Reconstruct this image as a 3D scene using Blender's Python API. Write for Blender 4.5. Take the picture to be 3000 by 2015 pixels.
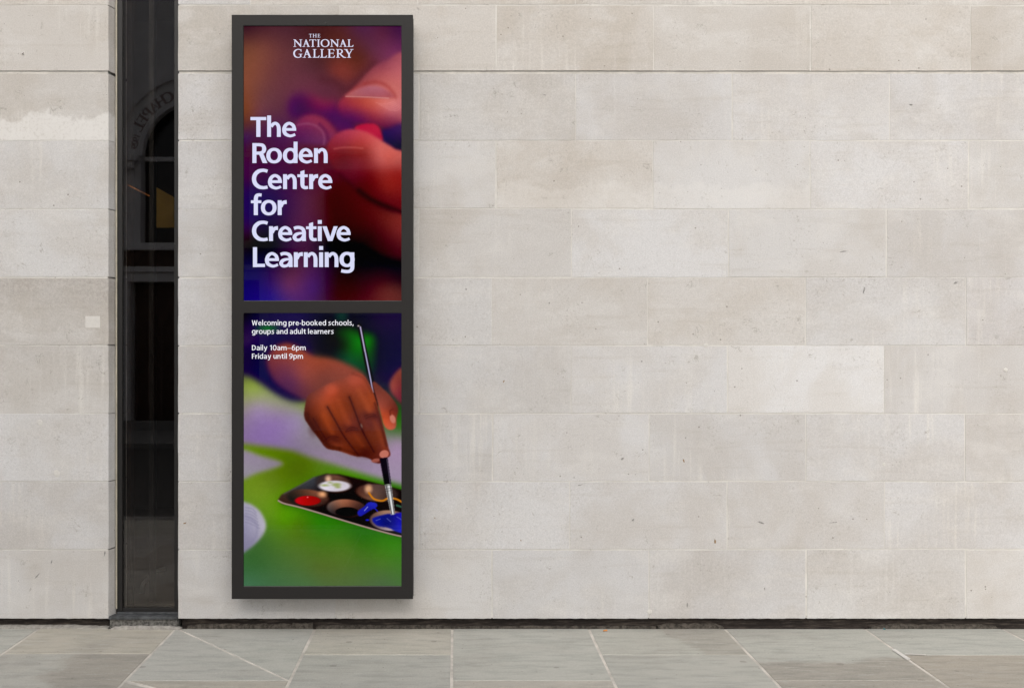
import bpy, bmesh, math, random
import numpy as np
from mathutils import Vector

R = math.radians
SC = bpy.context.scene
COL = SC.collection
for o in list(bpy.data.objects):
    bpy.data.objects.remove(o)

# ------------------------------------------------------------------ camera
DIST = 5.2                      # camera to wall (metres)
EYE = 1.6
U0, V0 = 1330.0, 1003.0         # vanishing point of the paving joints, photo pixels (3000 x 2015)
S = EYE / 838.0                 # metres per photo pixel on the wall plane
cam = bpy.data.cameras.new('camera')
cam.sensor_width = 36.0
cam.lens = 36.0 * DIST / (3000 * S)
cam.shift_x = (1500 - U0) / 3000
cam.shift_y = -(1007.5 - V0) / 3000
cam.clip_end = 500
cob = bpy.data.objects.new('camera', cam)
COL.objects.link(cob)
cob.location = (0, -DIST, EYE)
cob.rotation_euler = (R(90), 0, 0)
SC.camera = cob
cam.dof.use_dof = True
cam.dof.focus_distance = DIST - 0.05
cam.dof.aperture_fstop = 5.0
SC.cycles.max_bounces = 6
SC.cycles.diffuse_bounces = 4

# ------------------------------------------------------------------ light
EXPO = 0.36
SUN_EL, SUN_AZ = 35.0, 180.0    # azimuth measured from +Y clockwise seen from above
w = bpy.data.worlds.new('World')
SC.world = w
w.use_nodes = True
nt = w.node_tree
for n in list(nt.nodes):
    nt.nodes.remove(n)
sky = nt.nodes.new('ShaderNodeTexSky')
sky.sky_type = 'NISHITA'
sky.sun_disc = False
sky.sun_elevation = R(SUN_EL)
sky.sun_rotation = R(SUN_AZ)
sky.air_density = 1.0
sky.dust_density = 6.0
sky.ozone_density = 1.0
hs = nt.nodes.new('ShaderNodeHueSaturation')
hs.inputs['Saturation'].default_value = 0.32
bg = nt.nodes.new('ShaderNodeBackground')
bg.inputs['Strength'].default_value = 0.14
wo = nt.nodes.new('ShaderNodeOutputWorld')
nt.links.new(sky.outputs[0], hs.inputs['Color'])
nt.links.new(hs.outputs[0], bg.inputs['Color'])
nt.links.new(bg.outputs[0], wo.inputs['Surface'])
sun = bpy.data.lights.new('sun', 'SUN')
sun.energy = 0.75
sun.angle = R(130)
sun.color = (1.0, 0.98, 0.955)
sob = bpy.data.objects.new('sun', sun)
COL.objects.link(sob)
az, el = R(SUN_AZ), R(SUN_EL)
to_sun = Vector((math.sin(az) * math.cos(el), math.cos(az) * math.cos(el), math.sin(el)))
sob.rotation_euler = to_sun.to_track_quat('Z', 'Y').to_euler()
sob.location = to_sun * 30
SC.view_settings.view_transform = 'Standard'
SC.view_settings.look = 'None'
SC.view_settings.gamma = 1
SC.view_settings.exposure = EXPO
SC.view_settings.use_curve_mapping = False

# ------------------------------------------------------------------ helpers
def wx(u, y=0.0):
    """photo column -> X on the vertical plane at depth y"""
    return (u - U0) * S * (DIST + y) / DIST

def wz(v, y=0.0):
    return EYE - (v - V0) * S * (DIST + y) / DIST

def lin(c):
    return tuple(((x / 255) / 12.92 if x / 255 <= 0.04045 else ((x / 255 + 0.055) / 1.055) ** 2.4) for x in c)

def tag(o, label=None, cat=None, group=None, kind=None):
    if label: o['label'] = label
    if cat: o['category'] = cat
    if group: o['group'] = group
    if kind: o['kind'] = kind
    return o

def empty(name, loc=(0, 0, 0)):
    o = bpy.data.objects.new(name, None)
    o.empty_display_size = 0.1
    COL.objects.link(o)
    o.location = loc
    return o

def link_mesh(name, me, mat=None, parent=None, loc=(0, 0, 0)):
    o = bpy.data.objects.new(name, me)
    COL.objects.link(o)
    o.location = loc
    if mat and not me.materials:
        me.materials.append(mat)
    if parent:
        o.parent = parent
        # every parent chain here is a set of unrotated empties / meshes
        base = Vector((0, 0, 0)); p = parent
        while p:
            base += p.location; p = p.parent
        o.location = Vector(loc) - base
    return o

def from_bm(name, bm, mat, parent=None, loc=(0, 0, 0), smooth=False):
    me = bpy.data.meshes.new(name)
    bm.normal_update()
    bm.to_mesh(me); bm.free()
    if smooth:
        me.polygons.foreach_set('use_smooth', [True] * len(me.polygons))
    return link_mesh(name, me, mat, parent, loc)

def add_box(bm, x0, x1, y0, y1, z0, z1, bev=0.0):
    vs = [bm.verts.new(p) for p in ((x0, y0, z0), (x1, y0, z0), (x1, y1, z0), (x0, y1, z0),
                                    (x0, y0, z1), (x1, y0, z1), (x1, y1, z1), (x0, y1, z1))]
    fs = [bm.faces.new([vs[i] for i in f]) for f in ((0, 3, 2, 1), (4, 5, 6, 7), (0, 1, 5, 4), (1, 2, 6, 5), (2, 3, 7, 6), (3, 0, 4, 7))]
    if bev:
        es = {e for f in fs for e in f.edges}
        bmesh.ops.bevel(bm, geom=list(es), offset=bev, segments=2, profile=0.6, affect='EDGES')

def box(name, x0, x1, y0, y1, z0, z1, mat, parent=None, bev=0.0):
    bm = bmesh.new()
    c = Vector(((x0 + x1) / 2, (y0 + y1) / 2, (z0 + z1) / 2))
    add_box(bm, x0 - c.x, x1 - c.x, y0 - c.y, y1 - c.y, z0 - c.z, z1 - c.z, bev)
    return from_bm(name, bm, mat, parent, c)

class NT:
    def __init__(self, name):
        self.m = bpy.data.materials.new(name)
        self.m.use_nodes = True
        self.t = self.m.node_tree
        for n in list(self.t.nodes):
            self.t.nodes.remove(n)
        self.out = self.n('ShaderNodeOutputMaterial')
    def n(self, typ, **kw):
        n = self.t.nodes.new(typ)
        for k, v in kw.items():
            setattr(n, k, v)
        return n
    def l(self, a, b):
        self.t.links.new(a, b)
    def setin(self, sock, v):
        if hasattr(v, 'is_linked') or isinstance(v, bpy.types.NodeSocket):
            self.l(v, sock)
        else:
            sock.default_value = v
    def math(self, op, a, b=None, c=None, clamp=False):
        n = self.n('ShaderNodeMath', operation=op); n.use_clamp = clamp
        self.setin(n.inputs[0], a)
        if b is not None: self.setin(n.inputs[1], b)
        if c is not None: self.setin(n.inputs[2], c)
        return n.outputs[0]
    def vmath(self, op, a, b=None):
        n = self.n('ShaderNodeVectorMath', operation=op)
        self.setin(n.inputs[0], a)
        if b is not None: self.setin(n.inputs[1], b)
        return n.outputs[0]
    def noise(self, vec, scale, detail=3, rough=0.5, dist=0.0):
        n = self.n('ShaderNodeTexNoise')
        self.l(vec, n.inputs['Vector'])
        n.inputs['Scale'].default_value = scale
        n.inputs['Detail'].default_value = detail
        n.inputs['Roughness'].default_value = rough
        n.inputs['Distortion'].default_value = dist
        return n.outputs[0]
    def ramp(self, fac, a, b, lo=0.0, hi=1.0, smooth=True):
        n = self.n('ShaderNodeMapRange')
        n.interpolation_type = 'SMOOTHSTEP' if smooth else 'LINEAR'
        self.setin(n.inputs['Value'], fac)
        n.inputs['From Min'].default_value = a
        n.inputs['From Max'].default_value = b
        n.inputs['To Min'].default_value = lo
        n.inputs['To Max'].default_value = hi
        return n.outputs[0]
    def mix(self, fac, a, b, typ='MIX'):
        n = self.n('ShaderNodeMix', data_type='RGBA', blend_type=typ)
        self.setin(n.inputs[0], fac)
        for s, v in ((n.inputs[6], a), (n.inputs[7], b)):
            if isinstance(v, tuple):
                s.default_value = (*v[:3], 1)
            else:
                self.l(v, s)
        return n.outputs[2]
    def scale3(self, vec, s):
        return self.vmath('MULTIPLY', vec, s)
    def world_vec(self, rnd=True):
        g = self.n('ShaderNodeNewGeometry').outputs['Position']
        if rnd:
            r = self.n('ShaderNodeObjectInfo').outputs['Random']
            c = self.n('ShaderNodeCombineXYZ')
            self.l(self.math('MULTIPLY', r, 31.7), c.inputs[0])
            self.l(self.math('MULTIPLY', r, 17.3), c.inputs[1])
            self.l(self.math('MULTIPLY', r, 53.1), c.inputs[2])
            g = self.vmath('ADD', g, c.outputs[0])
        return g
    def obj_color(self):
        return self.n('ShaderNodeObjectInfo').outputs['Color']
    def prop(self, name):
        n = self.n('ShaderNodeAttribute', attribute_type='OBJECT', attribute_name=name)
        return n.outputs['Fac']
    def principled(self, col, rough=0.8, spec=0.5, metal=0.0, bump=None, bump_d=0.001, bump_s=1.0, coat=0.0):
        p = self.n('ShaderNodeBsdfPrincipled')
        if isinstance(col, tuple): p.inputs['Base Color'].default_value = (*col[:3], 1)
        else: self.l(col, p.inputs['Base Color'])
        self.setin(p.inputs['Roughness'], rough)
        p.inputs['Specular IOR Level'].default_value = spec
        p.inputs['Metallic'].default_value = metal
        if coat:
            p.inputs['Coat Weight'].default_value = coat
        if bump is not None:
            b = self.n('ShaderNodeBump')
            b.inputs['Distance'].default_value = bump_d
            b.inputs['Strength'].default_value = bump_s
            self.l(bump, b.inputs['Height'])
            self.l(b.outputs[0], p.inputs['Normal'])
        self.l(p.outputs[0], self.out.inputs[0])
        return p

def sstone_chunks(t, v):
    """thin curved scratches and shell marks, 0..1"""
    ridge = t.math('ABSOLUTE', t.math('SUBTRACT', t.noise(v, 11, 3, 0.55, 1.2), 0.5))
    line = t.ramp(ridge, 0.0, 0.022, 1.0, 0.0)
    mask = t.ramp(t.noise(v, 9.0, 4, 0.65), 0.60, 0.66)
    return t.math('MULTIPLY', line, mask)

# ------------------------------------------------------------------ materials
def stone_material():
    t = NT('limestone')
    v = t.world_vec()
    col = t.mix(1.0, t.obj_color(), (0.985, 0.998, 1.03), 'MULTIPLY')
    big = t.noise(v, 2.6, 5, 0.6, 0.4)
    col = t.mix(t.ramp(big, 0.40, 0.64, 0.0, 0.5), col, t.mix(1.0, col, (0.87, 0.83, 0.775), 'MULTIPLY'))
    cloud = t.noise(t.scale3(v, (0.8, 1, 1.5)), 5.0, 5, 0.62, 0.3)
    col = t.mix(t.ramp(cloud, 0.48, 0.70, 0.0, 0.5), col, (0.595, 0.58, 0.56))
    streak = t.noise(t.scale3(v, (16, 1, 0.9)), 2.2, 4, 0.6)
    smask = t.ramp(t.noise(v, 1.7, 2), 0.5, 0.7)
    col = t.mix(t.math('MULTIPLY', t.ramp(streak, 0.48, 0.7, 0, 0.55), smask), col, (0.66, 0.64, 0.60))
    # soft horizontal bedding
    bed = t.noise(t.scale3(v, (0.7, 1, 9)), 3.0, 4, 0.6)
    col = t.mix(t.ramp(bed, 0.54, 0.76, 0.0, 0.38), col, t.mix(1.0, col, (0.84, 0.81, 0.77), 'MULTIPLY'))
    wv = t.world_vec(False)
    stain = t.noise(t.scale3(wv, (1, 1, 0.8)), 1.15, 6, 0.62, 0.5)
    col = t.mix(t.ramp(stain, 0.46, 0.66, 0.0, 0.55), col, t.mix(1.0, col, (0.885, 0.86, 0.83), 'MULTIPLY'))
    drip = t.noise(t.scale3(wv, (26, 1, 0.55)), 1.6, 5, 0.65)
    dmask = t.ramp(t.noise(t.scale3(wv, (1, 1, 1.3)), 1.4, 3), 0.50, 0.62)
    col = t.mix(t.math('MULTIPLY', t.ramp(drip, 0.52, 0.70, 0, 0.26), dmask), col, (0.62, 0.605, 0.585))
    # grimy freckles in patches
    fine = t.noise(v, 70, 6, 0.75)
    fmask = t.ramp(t.noise(v, 4.2, 4, 0.65), 0.46, 0.66)
    fk = t.math('MULTIPLY', t.ramp(fine, 0.53, 0.68), fmask)
    col = t.mix(t.math('MULTIPLY', fk, 0.55), col, (0.27, 0.245, 0.22))
    # grain
    grain = t.noise(v, 150, 4, 0.8)
    gr = t.ramp(grain, 0.3, 0.7, 0.84, 1.13, False)
    gc = t.n('ShaderNodeCombineXYZ')
    for i in range(3): t.l(gr, gc.inputs[i])
    col = t.mix(1.0, col, gc.outputs[0], 'MULTIPLY')
    # scratches
    scr = sstone_chunks(t, v)
    col = t.mix(t.math('MULTIPLY', scr, 0.6), col, (0.30, 0.28, 0.25))
    # pits
    vo = t.n('ShaderNodeTexVoronoi', feature='F1')
    t.l(v, vo.inputs['Vector']); vo.inputs['Scale'].default_value = 26
    sep = t.n('ShaderNodeSeparateColor'); t.l(vo.outputs['Color'], sep.inputs[0])
    sel = t.math('GREATER_THAN', sep.outputs[0], 0.86)
    size = t.math('MULTIPLY', sep.outputs[1], 0.13)
    pit = t.math('MULTIPLY', t.math('LESS_THAN', vo.outputs['Distance'], size), sel)
    col = t.mix(t.math('MULTIPLY', pit, 0.62), col, (0.14, 0.12, 0.10))
    # pale salt bloom along the lower part of chosen blocks
    tc = t.n('ShaderNodeTexCoord')
    so = t.n('ShaderNodeSeparateXYZ'); t.l(tc.outputs['Object'], so.inputs[0])
    edge = t.math('ADD', so.outputs[2], t.math('MULTIPLY', t.math('SUBTRACT', t.noise(v, 5, 6, 0.65), 0.5), 0.34))
    eff = t.math('MULTIPLY', t.ramp(edge, -0.085, -0.045, 1.0, 0.0), t.prop('bloom'))
    eff = t.math('MULTIPLY', eff, t.ramp(t.noise(v, 60, 5, 0.7), 0.34, 0.52, 0.5, 1.0))
    col = t.mix(t.math('MULTIPLY', eff, 0.72), col, (0.685, 0.67, 0.645))
    # old grime on chosen blocks, heavier in its upper part
    gs = t.math('ADD', so.outputs[2], t.math('MULTIPLY', t.math('SUBTRACT', t.noise(v, 4, 6, 0.7), 0.5), 0.5))
    gm = t.math('MULTIPLY', t.ramp(gs, -0.04, 0.16), t.prop('grime'))
    gm = t.math('MULTIPLY', gm, t.ramp(t.noise(v, 70, 6, 0.8), 0.38, 0.62))
    col = t.mix(t.math('MULTIPLY', gm, 0.5), col, (0.30, 0.27, 0.245))
    h = t.math('ADD', t.math('MULTIPLY', grain, 0.5), t.math('MULTIPLY', t.math('ADD', scr, pit), -1.2))
    h = t.math('ADD', h, t.math('MULTIPLY', t.noise(v, 38, 4, 0.6), 0.6))
    t.principled(col, 0.92, 0.25, bump=h, bump_d=0.0016, bump_s=0.55)
    return t.m

def mortar_material():
    t = NT('mortar')
    v = t.world_vec()
    c = t.mix(t.ramp(t.noise(v, 6, 5, 0.7), 0.35, 0.65), (0.53, 0.51, 0.475), (0.63, 0.612, 0.575))
    d = t.ramp(t.noise(v, 13, 4, 0.7), 0.62, 0.72)
    c = t.mix(t.math('MULTIPLY', d, 0.6), c, (0.22, 0.19, 0.16))
    t.principled(c, 0.95, 0.2, bump=t.noise(v, 240, 3), bump_d=0.002)
    return t.m

def slab_material():
    t = NT('york_stone')
    v = t.world_vec()
    col = t.obj_color()
    col = t.mix(1.0, col, (1.255, 1.215, 1.145), 'MULTIPLY')
    tc = t.n('ShaderNodeTexCoord')
    so = t.n('ShaderNodeSeparateXYZ'); t.l(tc.outputs['Object'], so.inputs[0])
    lin_ = t.math('ADD', t.math('MULTIPLY', so.outputs[0], t.prop('rust_x')), t.math('MULTIPLY', so.outputs[1], t.prop('rust_y')))
    lin_ = t.math('ADD', lin_, t.math('MULTIPLY', t.math('SUBTRACT', t.noise(t.scale3(v, (1, 1.6, 1)), 2.4, 5, 0.6, 0.3), 0.5), 0.34))
    lin_ = t.math('SUBTRACT', lin_, t.prop('rust_o'))
    col = t.mix(t.math('MULTIPLY', t.ramp(lin_, -0.03, 0.06), t.prop('rust')), col, (0.305, 0.278, 0.238))
    soft_ = t.noise(v, 2.1, 5, 0.6, 0.4)
    col = t.mix(t.ramp(soft_, 0.45, 0.7, 0.0, 0.4), col, (0.325, 0.306, 0.272))
    sheet = t.noise(t.scale3(v, (1.0, 4.5, 1)), 5.0, 6, 0.65, 0.2)
    col = t.mix(t.ramp(sheet, 0.42, 0.68, 0, 0.75), col, t.mix(1.0, col, (0.78, 0.80, 0.80), 'MULTIPLY'))
    lt = t.noise(t.scale3(v, (1.0, 6.0, 1)), 9.0, 5, 0.7)
    col = t.mix(t.ramp(lt, 0.52, 0.72, 0, 0.5), col, (0.46, 0.455, 0.425))
    fine = t.noise(t.scale3(v, (1, 2.2, 1)), 130, 4, 0.75)
    g = t.ramp(fine, 0.3, 0.7, 0.80, 1.16, False)
    gc = t.n('ShaderNodeCombineXYZ')
    for i in range(3): t.l(g, gc.inputs[i])
    col = t.mix(1.0, col, gc.outputs[0], 'MULTIPLY')
    # old gum, drips and small dark specks
    vo = t.n('ShaderNodeTexVoronoi', feature='F1')
    t.l(t.scale3(v, (1, 1.3, 1)), vo.inputs['Vector']); vo.inputs['Scale'].default_value = 7
    sep = t.n('ShaderNodeSeparateColor'); t.l(vo.outputs['Color'], sep.inputs[0])
    wob = t.math('ADD', vo.outputs['Distance'], t.math('MULTIPLY', t.math('SUBTRACT', t.noise(v, 40, 3), 0.5), 0.12))
    sel = t.math('GREATER_THAN', sep.outputs[0], 0.55)
    spot = t.math('MULTIPLY', t.math('LESS_THAN', wob, t.math('MULTIPLY', sep.outputs[1], 0.16)), sel)
    col = t.mix(t.math('MULTIPLY', spot, 0.42), col, (0.16, 0.145, 0.125))
    vo2 = t.n('ShaderNodeTexVoronoi', feature='F1')
    t.l(v, vo2.inputs['Vector']); vo2.inputs['Scale'].default_value = 28
    sep2 = t.n('ShaderNodeSeparateColor'); t.l(vo2.outputs['Color'], sep2.inputs[0])
    sp2 = t.math('MULTIPLY', t.math('LESS_THAN', vo2.outputs['Distance'], 0.10), t.math('GREATER_THAN', sep2.outputs[0], 0.86))
    col = t.mix(t.math('MULTIPLY', sp2, 0.6), col, (0.09, 0.08, 0.07))
    rough = t.ramp(sheet, 0.3, 0.8, 0.72, 0.9)
    h = t.math('ADD', sheet, t.math('MULTIPLY', fine, 0.4))
    t.principled(col, rough, 0.3, bump=h, bump_d=0.004, bump_s=0.6)
    return t.m

def plain(name, col, rough=0.8, spec=0.4, metal=0.0, var=0.12, scale=30, bump=0.0, detail=5):
    t = NT(name)
    v = t.world_vec()
    nz = t.noise(v, scale, detail, 0.65)
    a = tuple(c * (1 - var) for c in col); b = tuple(min(1, c * (1 + var)) for c in col)
    c = t.mix(t.ramp(nz, 0.3, 0.7), a, b)
    t.principled(c, rough, spec, metal, bump=(t.noise(v, scale * 6, 3) if bump else None), bump_d=bump or 0.001)
    return t.m

def gap_material():
    t = NT('tarred_base')
    v = t.world_vec()
    s = t.noise(t.scale3(v, (2, 1, 22)), 4, 6, 0.7)
    c = t.mix(t.ramp(s, 0.45, 0.75), (0.017, 0.013, 0.011), (0.085, 0.068, 0.056))
    t.principled(c, 0.85, 0.3, bump=t.noise(v, 60, 4), bump_d=0.004)
    return t.m

def glass_material():
    t = NT('tinted_glass')
    fr = t.n('ShaderNodeFresnel'); fr.inputs['IOR'].default_value = 1.72
    tr = t.n('ShaderNodeBsdfTransparent'); tr.inputs[0].default_value = (0.86, 0.84, 0.81, 1)
    gl = t.n('ShaderNodeBsdfGlossy'); gl.inputs['Roughness'].default_value = 0.0
    gl.inputs['Color'].default_value = (1, 0.97, 0.97, 1)
    v = t.world_vec(False)
    b = t.n('ShaderNodeBump'); b.inputs['Distance'].default_value = 0.002; b.inputs['Strength'].default_value = 0.12
    t.l(t.noise(v, 1.6, 1, 0.4), b.inputs['Height'])
    t.l(b.outputs[0], gl.inputs['Normal'])
    mx = t.n('ShaderNodeMixShader')
    t.l(fr.outputs[0], mx.inputs[0]); t.l(tr.outputs[0], mx.inputs[1]); t.l(gl.outputs[0], mx.inputs[2])
    t.l(mx.outputs[0], t.out.inputs[0])
    return t.m

EM = 2.0 ** -EXPO
def screen_material():
    t = NT('lit_screen')
    at = t.n('ShaderNodeAttribute', attribute_type='GEOMETRY', attribute_name='picture')
    em = t.n('ShaderNodeEmission'); em.inputs['Strength'].default_value = EM
    t.l(at.outputs['Color'], em.inputs['Color'])
    gl = t.n('ShaderNodeBsdfGlossy'); gl.inputs['Roughness'].default_value = 0.02
    gl.inputs['Color'].default_value = (1, 1, 1, 1)
    fr = t.n('ShaderNodeFresnel'); fr.inputs['IOR'].default_value = 1.38
    mx = t.n('ShaderNodeMixShader')
    t.l(fr.outputs[0], mx.inputs[0]); t.l(em.outputs[0], mx.inputs[1]); t.l(gl.outputs[0], mx.inputs[2])
    t.l(mx.outputs[0], t.out.inputs[0])
    return t.m

def letter_material(name, rgb):
    t = NT(name)
    em = t.n('ShaderNodeEmission'); em.inputs['Strength'].default_value = EM
    em.inputs['Color'].default_value = (*lin(rgb), 1)
    gl = t.n('ShaderNodeBsdfGlossy'); gl.inputs['Roughness'].default_value = 0.02
    fr = t.n('ShaderNodeFresnel'); fr.inputs['IOR'].default_value = 1.38
    mx = t.n('ShaderNodeMixShader')
    t.l(fr.outputs[0], mx.inputs[0]); t.l(em.outputs[0], mx.inputs[1]); t.l(gl.outputs[0], mx.inputs[2])
    t.l(mx.outputs[0], t.out.inputs[0])
    return t.m

M = {}
M['stone'] = stone_material()
M['mortar'] = mortar_material()
M['slab'] = slab_material()
M['gap'] = gap_material()
M['glass'] = glass_material()
M['screen'] = screen_material()
M['frame'] = plain('anthracite_powder_coat', (0.0175, 0.016, 0.0153), 0.6, 0.25, 0.0, 0.06, 300, 0.0003)
M['frame_edge'] = plain('worn_trim', (0.10, 0.098, 0.095), 0.45, 0.5, 0.3, 0.1, 60)
M['window_metal'] = plain('dark_window_metal', (0.012, 0.011, 0.0105), 0.5, 0.4, 0.0, 0.1, 50)
M['lead'] = plain('lead_sheet', (0.075, 0.079, 0.084), 0.6, 0.4, 0.3, 0.5, 18, 0.002)
M['granite'] = plain('dark_rough_granite', (0.13, 0.125, 0.115), 0.9, 0.3, 0.0, 0.7, 70, 0.004, 6)
M['pale_mortar'] = plain('pale_fillet_mortar', (0.34, 0.32, 0.29), 0.95, 0.2, 0.0, 0.25, 40, 0.003)
M['paving_mortar'] = plain('paving_mortar', (0.52, 0.487, 0.44), 0.95, 0.2, 0.0, 0.22, 9, 0.003)
M['cement'] = plain('dirty_cement', (0.085, 0.074, 0.062), 0.95, 0.2, 0.0, 0.6, 45, 0.005)
M['sealant'] = plain('joint_sealant', (0.50, 0.475, 0.435), 0.8, 0.3, 0.0, 0.18, 10, 0.001)
M['dark_joint'] = plain('open_joint', (0.15, 0.165, 0.15), 0.9, 0.2, 0.0, 0.6, 5)
M['silicone'] = plain('bead_of_silicone', (0.42, 0.39, 0.31), 0.6, 0.4, 0.0, 0.15, 20)
M['patch'] = plain('repair_mortar', (0.60, 0.58, 0.545), 0.95, 0.2, 0.0, 0.05, 40, 0.001)
M['asphalt'] = plain('asphalt', (0.065, 0.063, 0.06), 0.9, 0.3, 0.0, 0.3, 60, 0.004)
M['kerb'] = plain('granite_kerb', (0.22, 0.215, 0.205), 0.85, 0.3, 0.0, 0.25, 70, 0.002)
M['render'] = plain('painted_render', (0.76, 0.735, 0.73), 0.85, 0.3, 0.0, 0.06, 3)
M['render_trim'] = plain('painted_moulding', (0.82, 0.80, 0.79), 0.8, 0.3, 0.0, 0.05, 5)
M['letter_red'] = plain('sign_paint', (0.34, 0.24, 0.23), 0.7, 0.3)
M['dark_pane'] = plain('dark_window_pane', (0.010, 0.009, 0.009), 0.15, 0.5, 0.0, 0.1, 3)
M['oak'] = plain('stained_oak', (0.055, 0.028, 0.017), 0.6, 0.4, 0.0, 0.35, 6)
M['iron'] = plain('painted_iron', (0.10, 0.06, 0.05), 0.6, 0.4)
M['room'] = plain('dim_room', (0.055, 0.036, 0.028), 0.9, 0.2, 0.0, 0.2, 3)
M['room_floor'] = plain('room_floor', (0.14, 0.105, 0.085), 0.7, 0.3, 0.0, 0.15, 4)
M['blind'] = plain('mustard_blind', (0.40, 0.265, 0.07), 0.9, 0.2, 0.0, 0.08, 8)
M['steel'] = plain('pale_steel', (0.50, 0.48, 0.46), 0.4, 0.5, 0.5, 0.1, 20)
M['orange'] = plain('orange_filter_paper', (0.70, 0.30, 0.09), 0.9, 0.2, 0.0, 0.15, 300)
M['foil'] = plain('blue_green_foil', (0.16, 0.42, 0.48), 0.25, 0.5, 0.8, 0.4, 120)
def lamp_material():
    t = NT('warm_lamp')
    em = t.n('ShaderNodeEmission'); em.inputs['Color'].default_value = (1.0, 0.36, 0.10, 1)
    nz = t.noise(t.world_vec(False), 14, 4, 0.7)
    t.l(t.ramp(nz, 0.35, 0.7, 0.06, 0.42), em.inputs['Strength'])
    t.l(em.outputs[0], t.out.inputs[0])
    return t.m
M['lamp'] = lamp_material()

# ------------------------------------------------------------------ ground
rnd = random.Random(7)
road = box('road', -40, 40, -9.4, -2.3 - 0.9, -0.16, -0.09, M['asphalt'])
tag(road, kind='structure')
ground = bpy.data.meshes.new('ground')
ground.from_pydata([(-150, -150, -0.18), (150, -150, -0.18), (150, 150, -0.18), (-150, 150, -0.18)], [], [(0, 1, 2, 3)])
tag(link_mesh('ground', ground, M['asphalt']), kind='structure')

KERB_Y = -3.05
pave = empty('pavement')
tag(pave, kind='structure')
bed = box('mortar_bed', -8.6, 9.6, KERB_Y, 0.0, -0.10, -0.0022, M['paving_mortar'], pave)
LINES = [-2.324 - 0.768 * k for k in range(8, 0, -1)] + [-2.324, -1.558, -0.778, -0.010, 0.754, 1.516, 2.298, 3.067] + [3.067 + 0.766 * k for k in range(1, 9)]
FIRST = {8: -0.417, 9: -0.797, 10: -0.432, 11: -0.795, 12: -0.432, 13: -0.795, 14: -0.435}
SLABC = {  # (column, row): sRGB-ish albedo and rust amount
    (7, 0): ((0.345, 0.35, 0.335), 0.0), (8, 0): ((0.36, 0.345, 0.31), 0.1), (8, 1): ((0.33, 0.33, 0.315), 0.75),
    (9, 0): ((0.335, 0.34, 0.33), 0.0), (9, 1): ((0.34, 0.325, 0.295), 0.3),
    (10, 0): ((0.365, 0.355, 0.325), 0.1), (10, 1): ((0.325, 0.33, 0.318), 0.0),
    (11, 0): ((0.338, 0.345, 0.33), 0.0), (11, 1): ((0.335, 0.322, 0.30), 0.1),
    (12, 0): ((0.34, 0.345, 0.325), 0.55), (12, 1): ((0.325, 0.33, 0.315), 0.25),
    (13, 0): ((0.330, 0.338, 0.322), 0.8), (13, 1): ((0.31, 0.30, 0.28), 0.6),
    (14, 0): ((0.328, 0.338, 0.325), 0.0), (14, 1): ((0.305, 0.286, 0.255), 0.3),
}

RUSTY = {(8, 1): (1.0, 0.25, 0.02), (12, 0): (1.0, 0.2, 0.05), (13, 0): (0.15, -1.0, 0.10), (13, 1): (0.1, 1.0, -0.1), (12, 1): (-0.8, -0.8, 0.42), (14, 1): (0.2, 1.0, -0.3)}
def slab(pts, colr, rust, lift=0.0, key=None):
    """one paving slab: polygon in plan with slightly worn edges"""
    c = sum((Vector(p) for p in pts), Vector((0, 0))) / len(pts)
    out = []
    n = len(pts)
    for i in range(n):
        a, b = Vector(pts[i]), Vector(pts[(i + 1) % n])
        out.append(a)
        L = (b - a).length
        k = max(1, int(L / 0.22))
        nrm = Vector((-(b - a).y, (b - a).x)).normalized()
        for j in range(1, k):
            out.append(a.lerp(b, j / k) + nrm * rnd.uniform(-0.0016, 0.0016))
    bm = bmesh.new()
    ins = 0.003
    def ring(f, z):
        return [bm.verts.new(((p - c).x * f(p), (p - c).y * f(p), z)) for p in out]
    top = ring(lambda p: 1 - ins / max(0.05, (p - c).length), lift)
    mid = ring(lambda p: 1.0, lift - 0.0025)
    bot = ring(lambda p: 1.0, lift - 0.05)
    bm.faces.new(top)
    m = len(out)
    for i in range(m):
        j = (i + 1) % m
        bm.faces.new((mid[i], mid[j], top[j], top[i]))
        bm.faces.new((bot[i], bot[j], mid[j], mid[i]))
    bmesh.ops.recalc_face_normals(bm, faces=bm.faces)
    o = from_bm('slab', bm, M['slab'], pave, (c.x, c.y, 0))
    o.color = (*colr, 1)
    o['rust'] = float(rust)
    rx_, ry_, ro_ = RUSTY.get(key, (rnd.uniform(-1, 1), rnd.uniform(-1, 1), rnd.uniform(-0.1, 0.3)))
    o['rust_x'] = float(rx_); o['rust_y'] = float(ry_); o['rust_o'] = float(ro_)
    return o

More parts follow.
